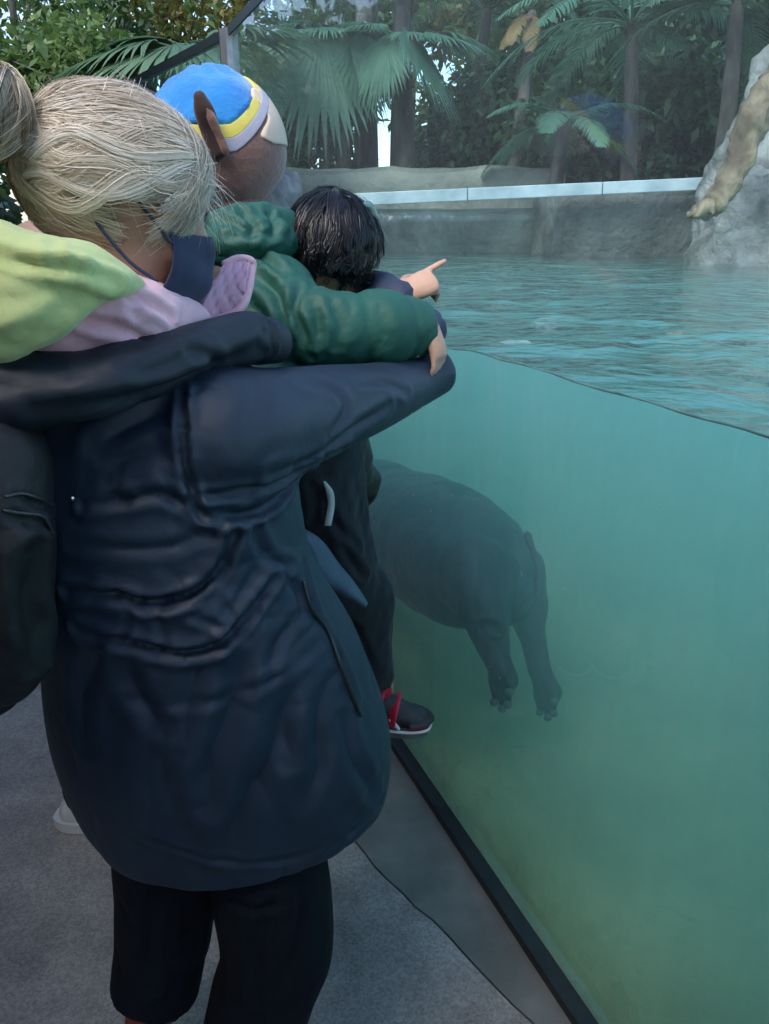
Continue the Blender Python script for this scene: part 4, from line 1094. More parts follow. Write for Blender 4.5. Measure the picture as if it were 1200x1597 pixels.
    # the bun
    ax_b = (bunw - c0) / np.linalg.norm(bunw - c0); s1 = np.cross(ax_b, [0, 0, 1.]); s1 /= np.linalg.norm(s1); B = []
    for q in range(90):
        tilt = unit(r, 1)[0] * .6 + ax_b; tilt /= np.linalg.norm(tilt); e1 = np.cross(tilt, s1 + .01); e1 /= np.linalg.norm(e1); e2 = np.cross(tilt, e1)
        a0 = r.uniform(0, 6.28); la = r.uniform(-.75, .75); ln = r.uniform(1.8, 3.6); n = 34
        a = a0 + ln * t[None, :] + r.normal(size=(n, 1)) * .08; l = la + r.normal(size=(n, 1)) * .10
        R0 = .049 * (1 + r.normal(size=(n, 1)) * .03) * r.uniform(.9, 1.12)
        B.append((bunw + ax_b * .012 + (R0 * np.cos(l) * np.cos(a))[..., None] * e1 + (R0 * np.cos(l) * np.sin(a))[..., None] * e2 + (R0 * .85 * np.sin(l) * np.ones_like(a))[..., None] * tilt, np.clip(.5 + r.normal() * .25, .05, 1)))
    V_, F_q = ball(c0, el * .955, axW, 30, 20); loc = V_ - c0
    keep = ~(((loc @ F_) > .045) & ((loc @ U_) < .035)) & ~((loc @ U_) < -.085) & ~(((loc @ F_) > .005) & ((loc @ U_) < -.02))
    bv, bf = ball(bunw + ax_b * .012, .043, None, 20, 12)
    h = hair_obj('hair', G + [(B_, t_) for B_, t_ in B], c0, M_blond, woman, r, .00095, .0006, [(V_, [f for f in F_q if all(keep[i] for i in f)], .38), (bv, bf, .38)])
    hair_obj('loose_hair', [(fly, .75), (fly2, .7)], c0, M_blond, woman, r, .0008, .0003, [])
woman_hair()

# ------------------------------------------------------------------ the carried child
child = empty('person', P(440, 800, 1.30), 'small child in a green quilted jacket, held by the woman and pointing', 'person')
Kc = P(518, 404, 1.46)
parts, gK, axK = mk_head(Kc, (.40, .86, -.30), (.2, .25, .93), .90)
kn = Kc + np.array([-.055, -.045, -.115])
KS = P(425, 470, 1.33); KE = P(505, 520, 1.26); KW = P(668, 512, 1.335)            # right arm
KS2 = np.array([-.10, 1.55, 1.40]); KE2 = P(560, 470, 1.55); KW2 = P(622, 463, 1.45)   # left arm
hipc = P(470, 790, 1.31)
parts.append(tube([list(Kc - [.02, .015, .05]) + [.04], list(kn) + [.042], list(kn - [.03, .03, .05]) + [.06]], 14, 10))
parts.append(tube([list(hipc) + [.085, .10], list((hipc + kn) / 2 - [.03, .02, 0]) + [.08, .10], list(kn - [.03, .03, .08]) + [.06, .09]], 18, 20, up=(.6, .7, 0)))
for s, e, w in ((KS, KE, KW), (KS2, KE2, KW2)):
    parts.append(tube([list(kn - [.03, .03, .09]) + [.04], list(s) + [.036], list(e) + [.030], list(w) + [.020]], 14, 24))
# pointing hand: index straight, the other fingers folded; relaxed hanging hand
pd = P(664, 427, 1.47) - KW2
hp = hand(KW2 + pd * .02, pd + np.array([0.01, 0, -.012]), (-.05, -.62, .55), .132, (.02, 1.05, 1.2, 1.25), thumb=(.6, .6), flip=-1, spread=.05)
parts += hp
dn = P(690, 560, 1.29) - P(674, 505, 1.30)
parts += hand(P(672, 508, 1.305), dn, (.70, -.62, .2), .100, (.30, .40, .48, .55), thumb=(.5, .6), flip=1, spread=.05)
for (h, k, a) in (((hipc + [.02, -.03, -.04]), P(566, 935, 1.335), P(596, 1072, 1.36)), ((hipc + [-.06, .07, -.04]), P(500, 960, 1.47), P(520, 1090, 1.49))):
    parts.append(tube([list(h) + [.062], list((h + k) / 2) + [.055], list(k) + [.042], list((k + a) / 2) + [.038], list(a) + [.026]], 14, 26))
V, F, N = fuse(parts, .0036, 3)
mesh('body', V, F, M_skin, child); eyes(gK, axK, child, .90)
# jacket: quilted sleeves with ring seams
def ring_sleeve(pts, seams, n=70, depth=.10, seg=30):
    p = catmull(pts, n); f = np.linspace(0, 1, n)
    k = np.ones(n)
    for s in seams: k -= depth * np.exp(-((f - s) / .022) ** 2)
    k *= 1 + .04 * np.sin(f * 19)
    p[:, 3:] *= k[:, None]; return tube(p, seg, ce=.2)
s1 = ring_sleeve([list(kn - [.06, .05, .09]) + [.075], list(KS) + [.078], list(P(452, 500, 1.27)) + [.074], list(P(505, 516, 1.255)) + [.068], list(P(570, 515, 1.275)) + [.066], list(P(630, 513, 1.31)) + [.060], list(P(662, 512, 1.33)) + [.047]], (.42, .64, .82))
s2 = ring_sleeve([list(kn - [0, 0, .1]) + [.07], list(KS2) + [.066], list(KE2) + [.055], list(P(585, 470, 1.49)) + [.05]], (.5, .8))
tb = tube([list(hipc + [-.04, -.01, .19]) + [.112, .12], list((hipc + kn) / 2 - [.05, .04, -.02]) + [.12, .128], list((hipc + kn) / 2 - [.05, .04, -.08]) + [.12, .13], list(kn - [.07, .06, .07]) + [.095, .12], list(kn - [.05, .045, .02]) + [.065, .08]], 30, 40, up=(.6, .7, 0))
V, F, N = fuse([s1, s2, tb], .0048, 3)
for path, dp, wd, rg in (([(470, 440), (462, 480), (470, 520), (480, 560)], .008, .006, .004), ([(400, 430), (430, 450), (440, 490), (430, 530)], .008, .008, .006), ([(380, 470), (410, 500), (420, 545)], .007, .009, .005),
                         ([(350, 400), (400, 395), (440, 420)], .008, .008, .006), ([(520, 470), (535, 500), (530, 540)], .005, .008, .003), ([(548, 475), (552, 520)], .003, .008, .002), ([(600, 480), (605, 540)], .003, .01, .002), ([(490, 470), (500, 500), (495, 540)], .005, .007, .004)):
    V = crease(V, N, path, dp, wd, rg)
V = V + N * (vnoise(V, 5, 3, 1) * .004 - ridged(V * [1, 1, .8], 6, 5, 8) * .002)[:, None]
jk = mesh('jacket', V, F, M_green, child)
M_cuff = mat('navy_cuff', (.022, .032, .07), .7, (.035, .05, .10), nscale=60, bump=.3, bscale=200)
mesh('cuff', *tube([list(P(655, 512, 1.327)) + [.040], list(P(668, 512, 1.335)) + [.036], list(P(673, 514, 1.338)) + [.028]], 20, 12), M_cuff, jk)
mesh('cuff', *tube([list(P(560, 468, 1.52)) + [.058], list(P(600, 466, 1.47)) + [.050], list(P(622, 465, 1.45)) + [.034]], 20, 14), M_cuff, jk)
# bunched hood behind the head
V1 = tube([list(P(x, y, Y)) + [r] for x, y, Y, r in [(345, 352, 1.34, .03), (372, 346, 1.34, .028), (410, 346, 1.37, .030), (450, 350, 1.40, .027), (474, 364, 1.42, .016)]], 18, 30)
V2 = tube([list(P(x, y, Y)) + [r] for x, y, Y, r in [(340, 385, 1.32, .035), (385, 380, 1.32, .040), (430, 378, 1.36, .036), (462, 388, 1.40, .02)]], 18, 30)
V, F, N = fuse([V1, V2], .0048, 3); V = V + N * (vnoise(V, 9, 8, 2) * .004 - ridged(V, 12, 2, 6) * .004)[:, None]
for path in ([(350, 345), (390, 352), (440, 348)], [(360, 362), (410, 360), (455, 366)], [(380, 325), (400, 345), (395, 365)], [(425, 325), (432, 350), (420, 375)]): V = crease(V, N, path, .010, .007, .004)
mesh('hood', V, F, M_green, jk)
# trousers, shoes
M_kpants = mat('dark_jersey', (.007, .010, .017), .8, (.011, .015, .024), nscale=12, bump=.25, bscale=40, sheen=.05)
pl = []
for (h, k, a) in (((hipc + [.02, -.03, -.04]), P(566, 935, 1.335), P(583, 1056, 1.352)), ((hipc + [-.06, .07, -.04]), P(500, 960, 1.47), P(520, 1080, 1.49))):
    pl.append(tube([list(h + [0, 0, .16]) + [.095], list((h + k) / 2) + [.078], list(k) + [.062], list((k + a) / 2) + [.052], list(a) + [.043]], 20, 30))
V, F, N = fuse(pl, .006, 4); V = V + N * (vnoise(V * [1, 1, .6], 16, 3) * .008)[:, None]
for path in ([(500, 770), (520, 800), (560, 860)], [(540, 850), (560, 885), (572, 900)], [(520, 940), (550, 980), (575, 1040)], [(480, 760), (495, 790), (490, 820)]): V = crease(V, N, path, .007, .007, .004)
mesh('trousers', V, F, M_kpants, child)
# pale reflective strip on the thigh
st = catmull(on_surface(V, [(510, 748), (518, 770), (521, 792), (517, 818)], N=N), 14) + np.array([.002, -.008, .002])
Vs = []
for i, q in enumerate(st):
    w = .006 * (.35 + .65 * min(1, i / 4)); Vs += [q + [-w, 0, 0], q + [w, .001, 0]]
Fs = [(2 * i, 2 * i + 1, 2 * i + 3, 2 * i + 2) for i in range(13)]
mesh('pale_strip', *thicken(np.array(Vs), Fs, .004), mat('pale_tape', (.62, .72, .70), .4), child)
M_shoeb = mat('black_mesh_shoe', (.012, .013, .018), .6, (.025, .026, .032), nscale=60, bump=.4, bscale=220)
M_red = mat('red_strap', (.50, .018, .045), .5, (.60, .03, .06), nscale=40, bump=.2, bscale=200)
M_sole = mat('grey_sole', (.10, .11, .11), .55, (.15, .16, .16), nscale=30)
M_white = mat('white_rubber', (.72, .72, .70), .5)
def small_shoe(an, toe, lift, label=None):
    an = np.asarray(an); f = np.asarray(toe) - an; f[2] = 0; Ls = .15; f /= np.linalg.norm(f); s = np.cross(f, [0, 0, 1.]); u = np.array([0, 0, 1.])
    sh = empty('tmp', an, None, None); bpy.data.objects.remove(sh)
    g = lambda a, b, c: an + f * a + s * b + u * c
    up_ = fuse([tube([list(g(-.03, 0, -.035)) + [.033, .030], list(g(.01, 0, -.032)) + [.038, .032], list(g(.055, 0, -.042)) + [.028, .034], list(g(.095, 0, -.052)) + [.018, .031]], 18, 16), tube([list(g(-.012, 0, -.03)) + [.034], list(g(-.008, 0, .006)) + [.033]], 16, 6)], .004, 3)
    o = mesh('shoe', up_[0], up_[1], M_shoeb, child)
    so = [g(-.058, 0, 0)]; pr = [(-.055, .018), (-.03, .033), (.01, .034), (.055, .037), (.09, .033), (.112, .018)]
    poly = [(a, b) for a, b in pr] + [(a, -b) for a, b in pr[::-1]]
    n = len(poly); V = [g(a, b, -.080) for a, b in poly] + [g(a * 1.02, b * 1.04, -.060) for a, b in poly]
    F = [tuple(range(n)), tuple(range(2 * n - 1, n - 1, -1))] + [(i, n + i, n + (i + 1) % n, (i + 1) % n) for i in range(n)]
    mesh('sole', V, F, M_sole, o, smooth=False)
    ring_ = [list(g(a * 1.03, b * 1.09, -.061)) + [.0032] for a, b in poly + poly[:1]]
    mesh('sole_line', *tube(ring_, 8, 60), M_white, o)
    for k, (a, c) in enumerate(((.004, .012), (.035, -.012))):
        st = [list(g(a, -.040, c - .035)) + [.003, .014], list(g(a + .004, -.032, c - .005)) + [.003, .014], list(g(a + .006, 0, c + .012 - .01 * k)) + [.003, .014], list(g(a + .004, .032, c - .005)) + [.003, .014], list(g(a, .040, c - .035)) + [.003, .014]]
        V, F = tube(st, 10, 20, up=(0, 0, 1)); mesh('strap', V, F, M_red, o)
    mesh('pull_tab', *tube([list(g(-.035, 0, .01)) + [.004, .010], list(g(-.030, 0, .045)) + [.004, .008], list(g(-.02, 0, .062)) + [.003, .006]], 8, 10), M_red, o)
    mesh('side_mark', *tube([list(g(.035, .0365, -.035)) + [.0045], list(g(.045, .037, -.046)) + [.0045], list(g(.052, .0355, -.056)) + [.0035]], 8, 8), M_white, o)
    # red toe guard
    tg = [list(g(.075, -.034, -.046)) + [.004, .012], list(g(.100, -.024, -.048)) + [.004, .012], list(g(.114, 0, -.048)) + [.004, .012], list(g(.100, .024, -.048)) + [.004, .012], list(g(.075, .034, -.046)) + [.004, .012]]
    mesh('toe_guard', *tube(tg, 8, 20), M_shoeb, o)
    tl_ = [list(g(.078, -.0365, -.052)) + [.0035], list(g(.104, -.025, -.053)) + [.0035], list(g(.119, 0, -.053)) + [.0035], list(g(.104, .025, -.053)) + [.0035], list(g(.078, .0365, -.052)) + [.0035]]
    mesh('toe_line', *tube(tl_, 8, 20), M_red, o)
for a_, k_ in ((P(592, 1072, 1.357), P(562, 960, 1.34)), (P(516, 1088, 1.49), P(500, 985, 1.473))):
    mesh('sock', *tube([list(a_ + (k_ - a_) * .35) + [.031], list(a_) + [.030]], 14, 8), M_red, child)
an = P(588, 1084, 1.355); small_shoe(an, an + [.9, -.12, 0], 0)
an = P(520, 1094, 1.49); small_shoe(an, an + [.9, .1, 0], 0)
# black hair and a small shiny clip
def short_hair(g, ax, s, seed, n_cl=150, n=16, length=.9, el=(.088, .108, .106)):
    r = np.random.default_rng(seed); c0 = g(0, -.008, .018); R_, F_, U_ = ax; e = np.array(el) * s; K = 12; t = np.linspace(0, 1, K); out = []
    crown = np.array([.1, -.35, .93]); crown /= np.linalg.norm(crown)
    for q in range(n_cl):
        for _ in range(40):
            d = unit(r, 1)[0]
            if d[1] > .45 and d[2] < .35: continue
            if d[2] < -.72: continue
            break
        dn = d - crown * (d @ crown); dn /= np.linalg.norm(dn) + 1e-9
        tang = dn * .9 + np.array([0, 0, -.35]) + r.normal(size=3) * .18
        dd = d + r.normal(size=(n, 3)) * .06
        path = dd[:, None, :] + tang[None, None, :] * (t * length * r.uniform(.35, .6))[None, :, None] + (np.sin(t * 4 + r.uniform(0, 6)) * .03)[None, :, None] * unit(r, 1)[0]
        path = path / np.linalg.norm(path, axis=2)[..., None]
        k = 1.0 + r.uniform(0, .07) + r.normal(size=(n, 1)) * .015 + (.03 * t ** 2 * r.uniform(0, 1.2))[None, :]
        loc = path * e * k[..., None]; out.append(c0 + loc[..., 0:1] * R_ + loc[..., 1:2] * F_ + loc[..., 2:3] * U_)
    V_, F_q = ball(c0, e * .97, ax, 26, 18); loc = V_ - c0
    keep = ~(((loc @ F_) > .04 * s) & ((loc @ U_) < .04 * s)) & ~((loc @ U_) < -.075 * s)
    return [(p_, np.clip(.45 + r.normal() * .25, 0, 1)) for p_ in out], c0, (V_, [f for f in F_q if all(keep[i] for i in f)], .1), r
_g, _c, _s, _r = short_hair(gK, axK, .90, 33, 330, 34, 1.15, (.096, .112, .110)); hair_obj('hair', _g, _c, M_dark, child, _r, .0011, .0006, [_s])
M_clip = mat('teal_clip', (.06, .16, .15), .12, (.25, .38, .36), nscale=40, spec=.8)
cl0 = P(566, 322, 1.44); cl1 = P(586, 338, 1.45); cl2 = P(575, 345, 1.43)
mesh('hair_clip', *merge([tube([list(cl0) + [.007], list((cl0 + cl1) / 2 + [0, 0, .008]) + [.009], list(cl1) + [.006]], 10, 10), tube([list(cl2) + [.005], list(P(562, 340, 1.43)) + [.006], list(cl0) + [.004]], 8, 8)]), M_clip, child)

# ------------------------------------------------------------------ generic standing figure (for the people behind)
def figure(o, base, face, height, m_top, m_leg, coat_len=.95, head_drop=(0, 0, -.2), arms=None, foot_mat=None, w=1.0, voxel=.009, skin=None, white_sole=False):
    """clothed person standing at base, facing 'face'; returns head-frame functions"""
    f = np.array([face[0], face[1], 0.]); f /= np.linalg.norm(f); s = np.array([f[1], -f[0], 0]); k = height / 1.72
    b = np.array([base[0], base[1], 0.]); g = lambda a, r, z: b + f * a * k + s * r * k + np.array([0, 0, z * k])
    hp_, hg, hax = mk_head(g(.06, 0, 1.57), f + np.array(head_drop), (0, 0, 1), k)
    parts = hp_ + [tube([list(g(.045, 0, 1.52)) + [.055], list(g(.0, 0, 1.42)) + [.06], list(g(0, 0, 1.34)) + [.10]], 14, 10),
                   tube([list(g(0, 0, .90)) + [.10, .15], list(g(0, 0, 1.1)) + [.095, .13], list(g(0, 0, 1.3)) + [.10, .16], list(g(0, 0, 1.40)) + [.07, .12]], 18, 18, up=f)]
    A = arms or [((.02, .22, 1.37), (.02, .27, 1.10), (.16, .24, .92)), ((.02, -.22, 1.37), (.02, -.27, 1.10), (.16, -.24, .92))]
    L = [((0, .09, .90), (.02, .10, .49), (-.02, .11, .09)), ((0, -.09, .90), (.02, -.10, .49), (-.02, -.11, .09))]
    for a in A:
        q = [g(*v) for v in a]
        parts.append(tube([list(g(0, a[0][1] * .5, 1.36)) + [.06], list(q[0]) + [.052], list(q[1]) + [.042], list(q[2]) + [.028]], 12, 18))
        parts += hand(q[2], q[2] - q[1], s * np.sign(a[0][1]) + f * .2, .17 * k, (.3, .35, .4, .45), flip=int(np.sign(a[0][1])))
    for l in L:
        q = [g(*v) for v in l]
        parts.append(tube([list(q[0]) + [.085], list(q[1]) + [.055], list(q[2]) + [.036]], 14, 18, up=(0, 1, 0)))
        parts.append(tube([list(q[2] - f * .03 - [0, 0, .05]) + [.03, .034], list(q[2] + f * .14 - [0, 0, .065]) + [.018, .034]], 10, 8))
    V, F, N = fuse(parts, voxel, 3); mesh('body', V, F, skin or M_skin, o); eyes(hg, hax, o, k)
    V, F, N = fuse([tube([list(g(*l[0]) + [0, 0, .06]) + [.115], list(g(*l[1])) + [.082], list(g(l[2][0], l[2][1], .12)) + [.065]], 18, 22, up=(0, 1, 0)) for l in L], voxel, 4)
    V = V + N * (vnoise(V * [1, 1, .4], 10, 3) * .010)[:, None]; mesh('trousers', V, F, m_leg, o)
    cz = 1.42 - coat_len
    cp = [tube([list(g(0, 0, cz)) + [.17 * w, .235 * w], list(g(0, 0, (cz + 1.0) / 2)) + [.165 * w, .225 * w], list(g(0, 0, 1.05)) + [.15 * w, .205 * w], list(g(0, 0, 1.28)) + [.15 * w, .225 * w], list(g(0, 0, 1.38)) + [.115 * w, .20 * w], list(g(.01, 0, 1.45)) + [.08, .09]], 28, 40, up=f)]
    for a in A:
        q = [g(*v) for v in a]; cp.append(tube([list(g(0, a[0][1] * .7, 1.36)) + [.085], list(q[0]) + [.082], list(q[1]) + [.070], list(q[2]) + [.052]], 18, 24))
    V, F, N = fuse(cp, voxel, 5); V = V + N * (vnoise(V * [1, 1, .6], 8, 5) * .013 + vnoise(V, 22, 6, 2) * .004)[:, None]
    mesh('coat', V, F, m_top, o)
    for l in L:
        q = g(*l[2])
        V, F, N = fuse([tube([list(q - f * .04 - [0, 0, .040]) + [.046, .042], list(q + f * .05 - [0, 0, .045]) + [.040, .046], list(q + f * .16 - [0, 0, .058]) + [.026, .042]], 16, 14, up=(0, 0, 1))], .005, 3)
        V[:, 2] = np.maximum(V[:, 2], .016); sh = mesh('shoe', V, F, foot_mat or M_shoeb, o)
        pr = [(-.092, .024), (-.05, .046), (.05, .048), (.14, .045), (.185, .022)]; pr = [tuple(v) for v in catmull([(-.098, .004)] + pr + [(.196, .004)], 18)]; poly = [(a, c) for a, c in pr] + [(a, -c) for a, c in pr[::-1]]; n = len(poly)
        V = [q * [1, 1, 0] + f * a + s * c + [0, 0, .002] for a, c in poly] + [q * [1, 1, 0] + f * a + s * c * 1.02 + [0, 0, .034] for a, c in poly]
        mesh('sole', V, [tuple(range(n - 1, -1, -1)), tuple(range(n, 2 * n))] + [(i, (i + 1) % n, n + (i + 1) % n, n + i) for i in range(n)], M_white if white_sole else M_sole, sh, smooth=False)
    return hg, hax, g

# person in the animal-ear hat, leaning to the glass
M_olive = mat('olive_coat', (.030, .030, .028), .6, (.045, .044, .040), nscale=6, bump=.3, bscale=25)
hatp = empty('person', (-.36, 1.83, 0), 'person in a dark olive coat and blue and brown hat with ears', 'person')
hg, hax, gH = figure(hatp, (-.36, 1.83), (.80, .60), 1.80, M_olive, M_pants, coat_len=1.0, head_drop=(0, 0, -.25), w=1.08,
    arms=[((.03, .22, 1.37), (.10, .27, 1.10), (.24, .16, .95)), ((.02, -.22, 1.37), (.10, -.25, 1.12), (.30, -.10, 1.10))])
gq = [gH(.10, .27, 1.10), gH(.24, .16, .95)]
V, F, N = fuse([tube([list(gq[1] + (gq[0] - gq[1]) * .12) + [.036], list(gq[1]) + [.034]], 14, 6)] + hand(gq[1], gq[1] - gq[0], np.array([.6, -.8, 0]) + np.array([.8, .6, 0]) * .2, .186, (.3, .35, .4, .45), flip=1), .005, 2)
V = V + normals(V, F) * .003; mesh('glove', V, F, M_black, hatp)
# ribbed grey snood between hat and coat
M_grey = mat('grey_knit', (.22, .22, .23), .9, (.30, .30, .31), nscale=40, bump=.4, bscale=150)
c_ = P(438, 298, 1.84)
V, F, N = fuse([tube([list(P(392, 330, 1.84)) + [.075], list(P(425, 305, 1.84)) + [.06], list(P(450, 292, 1.86)) + [.035]], 18, 18)], .006, 3); V = V + N * (vnoise(V, 30, 2) * .006)[:, None]
mesh('snood', V, F, M_grey, hatp)
# hat: shell of an egg cut in bands
hc = P(340, 230, 1.80); up_h = np.array([-.16, .02, 1.]); up_h /= np.linalg.norm(up_h)
fw_h = np.array([.85, .40, .1]); fw_h -= up_h * (fw_h @ up_h); fw_h /= np.linalg.norm(fw_h); rt_h = np.cross(fw_h, up_h)
HR_ = np.array([.126, .140, .150])
def hat_pt(th, v, k=1.0):
    z = math.cos(v); r = math.sin(v)
    r *= 1.0 + .05 * math.sin(v) 
    return hc + (rt_h * math.cos(th) * HR_[0] * r + fw_h * math.sin(th) * HR_[1] * r + up_h * HR_[2] * z) * k
def bandv(v, th):
    """bands dip at the ears and rise to the brow"""
    if v < .1 or v > 2.3: return v
    return v + .26 * abs(math.cos(th)) ** 2 - .62 * max(0, math.sin(th)) ** 1.2
def hat_band(v0, v1, k=1.0, nt=56, nv=14, wr=0.0, seed=0):
    V = []; 
    for i in range(nv + 1):
        for j in range(nt):
            th = 2 * math.pi * j / nt; va, vb = bandv(v0, th), bandv(v1, th); v = va + (vb - va) * i / nv
            kk = k + wr * noise.fractal(Vector((math.cos(th) * 2.2, math.sin(th) * 2.2, v * 2.6 + seed)), 1, 2, 3)
            V.append(hat_pt(th, v, kk))
    F = [(i * nt + j, i * nt + (j + 1) % nt, (i + 1) * nt + (j + 1) % nt, (i + 1) * nt + j) for i in range(nv) for j in range(nt)]
    return thicken(np.array(V), [f[::-1] for f in F], .008)
M_blue = mat('blue_felt', (.008, .20, .58), .85, (.012, .25, .66), nscale=14, bump=.5, bscale=70, bump2=.5, b2scale=260, sheen=.5)
M_yel = mat('yellow_felt', (.66, .55, .10), .85, (.72, .62, .14), nscale=20, bump=.2, bscale=120, sheen=.1)
M_lil = mat('lilac_felt', (.42, .40, .50), .85, (.48, .46, .55), nscale=20, bump=.2, bscale=120)
M_brn = mat('brown_felt', (.22, .10, .080), .9, (.27, .125, .098), nscale=14, bump=.5, bscale=70, bump2=.5, b2scale=260, sheen=.7)
M_dbr = mat('dark_brown_felt', (.04, .018, .018), .85, (.055, .026, .024), nscale=20, bump=.2, bscale=120, sheen=.2)
M_crm = mat('cream_felt', (.66, .52, .42), .85, (.72, .58, .47), nscale=20, bump=.2, bscale=120)
hat = mesh('hat', *hat_band(.02, 1.18, 1.0, wr=.06), M_blue, hatp)
mesh('yellow_band', *hat_band(1.18, 1.34, 1.015), M_yel, hat)
mesh('lilac_band', *hat_band(1.342, 1.50, 1.018), M_lil, hat)
mesh('brown_panel', *hat_band(1.502, 2.55, 1.0, wr=.015, seed=4), M_brn, hat)
# cream patch with a wavy edge on the front
def hat_patch(t0, t1, k):
    V = []; nu, nv = 26, 10
    for i in range(nu):
        f = i / (nu - 1); v = .95 + .75 * f; w = (.30 + .10 * math.sin(f * 9) + .14 * f) * (1 if f < .9 else 1 - (f - .9) * 4)
        for j in range(nv): V.append(hat_pt(t0 + (j / (nv - 1) - .5) * 2 * w, v, k))
    F = [(i * nv + j, (i + 1) * nv + j, (i + 1) * nv + j + 1, i * nv + j + 1) for i in range(nu - 1) for j in range(nv - 1)]
    return thicken(np.array(V), F, .006)
mesh('cream_patch', *hat_patch(math.pi * .30, 0, 1.022), M_crm, hat)
M_seam = mat('seam_thread', (.07, .032, .026), .9)
for t_ in (.15, -.9, 2.4):
    mesh('seam', *tube([list(hat_pt(t_, v_, 1.006)) + [.0022] for v_ in np.linspace(bandv(1.52, t_), 2.5, 14)], 6, 30), M_seam, hat)
mesh('hem', *tube([list(hat_pt(t_, 2.5, 1.01)) + [.008] for t_ in np.linspace(0, 2 * math.pi, 40)], 8, 60), M_brn, hat)
def ear(bt, bb, tip, wid):
    V = []; bt, bb, tip = map(np.asarray, (bt, bb, tip)); n = 14
    mid = (bt + bb) / 2; ax = tip - mid; L = np.linalg.norm(ax); ax = ax / L; sd = (bb - bt) / 2
    path = [list(mid - ax * .01) + [np.linalg.norm(sd) * .95, wid], list(mid + ax * L * .35) + [np.linalg.norm(sd) * 1.0, wid * .9], list(mid + ax * L * .75) + [np.linalg.norm(sd) * .98, wid * 1.2], list(tip) + [np.linalg.norm(sd) * .60, wid * .9]]
    return tube(path, 18, 20, up=sd)
mesh('ear', *ear(P(352, 238, 1.66), P(322, 222, 1.66), P(312, 152, 1.63), .014), M_dbr, hat)
mesh('ear_lining', *ear(P(355, 232, 1.652), P(340, 222, 1.652), P(322, 168, 1.628), .008), M_brn, hat)
mesh('ear', *ear(P(232, 140, 1.86), P(236, 168, 1.86), P(186, 133, 1.90), .016), M_dbr, hat)

# another visitor past the left edge: one white shoe shows under the coat hem
vis = empty('person', (-1.0, 1.72, 0), 'visitor mostly hidden behind the woman, one white shoe showing at left', 'person')
figure(vis, (-.835, 1.80), (.99, .0), 1.66, mat('slate_coat', (.02, .024, .035), .7, (.03, .034, .045), nscale=8, bump=.3), mat('indigo_denim', (.012, .018, .040), .8, (.02, .03, .06), nscale=20, bump=.2, bscale=200), coat_len=.75, foot_mat=mat('white_shoe', (.60, .58, .58), .6, (.70, .69, .68), nscale=20, bump=.2), white_sole=True)

# black backpack on the woman's back
M_bag = mat('black_bag', (.0045, .0055, .0075), .6, (.008, .009, .012), nscale=8, bump=.3, bscale=40, bump2=.15, b2scale=600)
bag = empty('backpack', P(10, 1065, .80), 'black fabric backpack on the woman\'s back at the left edge', 'backpack')
bgr = [(30, 1040, .84, .06, .10), (15, 1000, .83, .085, .14), (5, 900, .82, .095, .155), (0, 780, .82, .095, .155), (0, 690, .83, .085, .14), (0, 640, .84, .05, .10)]
pts = [list(P(x - 75, y, Y)) + [a, b] for x, y, Y, a, b in bgr]
V, F, N = fuse([tube(pts, 32, 40, up=(.5, .6, 0))], .006, 5)
V = V + N * (vnoise(V * [1, 1, .5], 10, 4) * .010)[:, None]
for path, dp, wd, rg in (([(20, 800), (60, 815), (105, 830)], .006, .004, .003), ([(30, 770), (70, 785), (100, 795)], .006, .004, .003), ([(50, 860), (45, 930), (60, 1030)], .010, .010, .008), ([(70, 850), (72, 940), (85, 1020)], .010, .010, .006)): V = crease(V, N, path, dp, wd, rg)
mesh('bag_body', V, F, M_bag, bag)
for yy in (768, 798):
    z_ = catmull(on_surface(V, [(15, yy), (40, yy + 5), (70, yy + 14), (98, yy + 26)], N=N), 20) + np.array([0, -.004, .003])
    mesh('zip', *tube(np.hstack([z_, np.full((20, 1), .0022)]), 6), mat('dark_zip', (.06, .065, .07), .4, metal=.5), bag)
mesh('zip_pull', *ball(P(113, 777, .815), .0035, None, 8, 6), mat('bright_metal', (.7, .7, .7), .2, metal=1), bag)
st_ = [list(P(x, y, Y)) + [.005, .026] for x, y, Y in [(30, 1000, .80), (70, 900, .81), (85, 780, .81), (80, 700, .82), (70, 640, .86)]]


# ------------------------------------------------------------------ the hippo under water
def Pg(px, py, d):
    r = ray(px, py); t = (GD + d) / (GN @ r[:2]); return np.array([0, 0, EYE]) + r * t
M_hippo = mat('hippo_hide', (.010, .014, .016), .5, (.026, .031, .034), nscale=5, ndetail=8, bump=.4, bscale=24, bump2=.3, b2scale=120)
D0 = .40
O_ = Pg(745, 882, D0); A_ = np.array([GDIR[0] + .05, GDIR[1], -.16]); A_ /= np.linalg.norm(A_); S_ = np.array([GN[0], GN[1], 0.]); Z_ = np.array([0, 0, 1.])
def hp3(a, s, z): return O_ + A_ * a + S_ * s + Z_ * z
sp = [(-.16, -.08, .11, .12), (-.06, -.04, .19, .20), (.08, -.02, .24, .24), (.28, -.01, .265, .26), (.52, -.01, .27, .27), (.74, 0, .25, .25), (.92, .02, .21, .21)]
body = [tube([list(hp3(a, 0, z)) + [u, w] for a, z, u, w in sp], 30, 40)]
body.append(tube([list(hp3(.92, 0, .06)) + [.2, .2], list(hp3(1.12, 0, .08)) + [.17, .15], list(hp3(1.28, 0, .02)) + [.13, .13], list(hp3(1.40, 0, -.03)) + [.12, .15]], 20, 20))
for s in (-1, 1):
    e = hp3(1.10, s * .11, .13); body.append(tube([list(e) + [.035], list(e + [0, 0, .06]) + [.03], list(e + [0, 0, .09]) + [.015]], 10, 8))
TOES = []
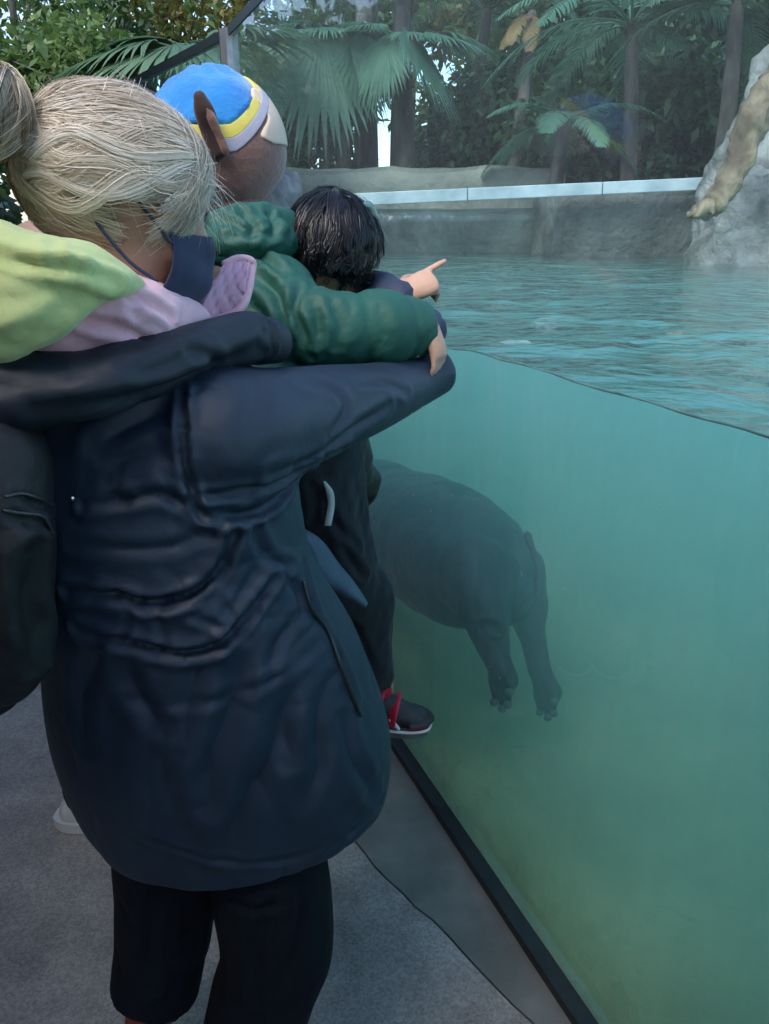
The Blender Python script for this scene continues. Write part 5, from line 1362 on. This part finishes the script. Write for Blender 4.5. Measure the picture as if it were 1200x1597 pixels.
def hip_leg(q, rs):
    q = [np.asarray(p) for p in q]
    out = [tube([list(p) + [r] for p, r in zip(q, rs)], 18, 22)]
    a, b = q[-2], q[-1]; dv = b - a; dv /= np.linalg.norm(dv); sd = np.cross(dv, S_); sd /= np.linalg.norm(sd)
    for o, f in ((-.050, .03), (-.019, .06), (.019, .06), (.050, .03)):
        s0 = b + sd * o * .75 - S_ * .012; e0 = s0 + dv * (f + .008) + sd * o * .45 - S_ * .014; TOES.append((e0, dv))
        out.append(tube([list(s0 - dv * .03) + [.022], list((s0 + e0) / 2) + [.022], list(e0) + [.016]], 10, 8))
    return out
d1, d2 = D0 - .14, D0 + .10
body += hip_leg([Pg(742, 900, d1 + .05), Pg(757, 950, d1), Pg(766, 990, d1), Pg(777, 1030, d1), Pg(788, 1060, d1)], (.15, .085, .052, .043, .047))
body += hip_leg([Pg(795, 895, d2), Pg(818, 945, d2), Pg(831, 995, d2), Pg(843, 1045, d2), Pg(857, 1078, d2)], (.13, .085, .052, .043, .047))
for s in (-1, 1): body += hip_leg([hp3(.84, s * .12, -.06), hp3(.98, s * .13, -.20), hp3(1.02, s * .13, -.30), hp3(1.0, s * .13, -.38)], (.12, .075, .055, .05))
tl = [Pg(822, 835, D0 + .03), Pg(836, 880, D0 + .03), Pg(835, 925, D0 + .02)]
body.append(tube([list(tl[0]) + [.024], list(tl[1]) + [.013], list(tl[2]) + [.008]], 10, 10))
V, F, N = fuse(body, .009, 6); V = V + N * (vnoise(V, 5, 2) * .012 + vnoise(V, 16, 3) * .004)[:, None]
for path, dp, wd, rg in (([(800, 830), (812, 870), (822, 910)], .03, .02, .012), ([(735, 985), (760, 975), (785, 985)], .016, .012, .008), ([(720, 960), (735, 990), (750, 1010)], .012, .015, .006)): V = crease(V, N, path, dp, wd, rg)
hip = empty('hippo', Pg(700, 900, D0), 'dark grey hippo swimming under water, rump and dangling hind feet towards the right', 'hippo')
mesh('body', V, F, M_hippo, hip)
M_nail = mat('pale_hoof', (.10, .11, .10), .6, (.18, .19, .17), nscale=30)
for e0, dv in TOES: mesh('hoof', *ball(e0 + dv * .010 - S_ * .006, (.014, .014, .012), None, 10, 8), M_nail, hip)
for s in (-1, 1): mesh('eye', *ball(hp3(1.14, s * .135, .12), .018, None, 10, 8), M_iris, hip)
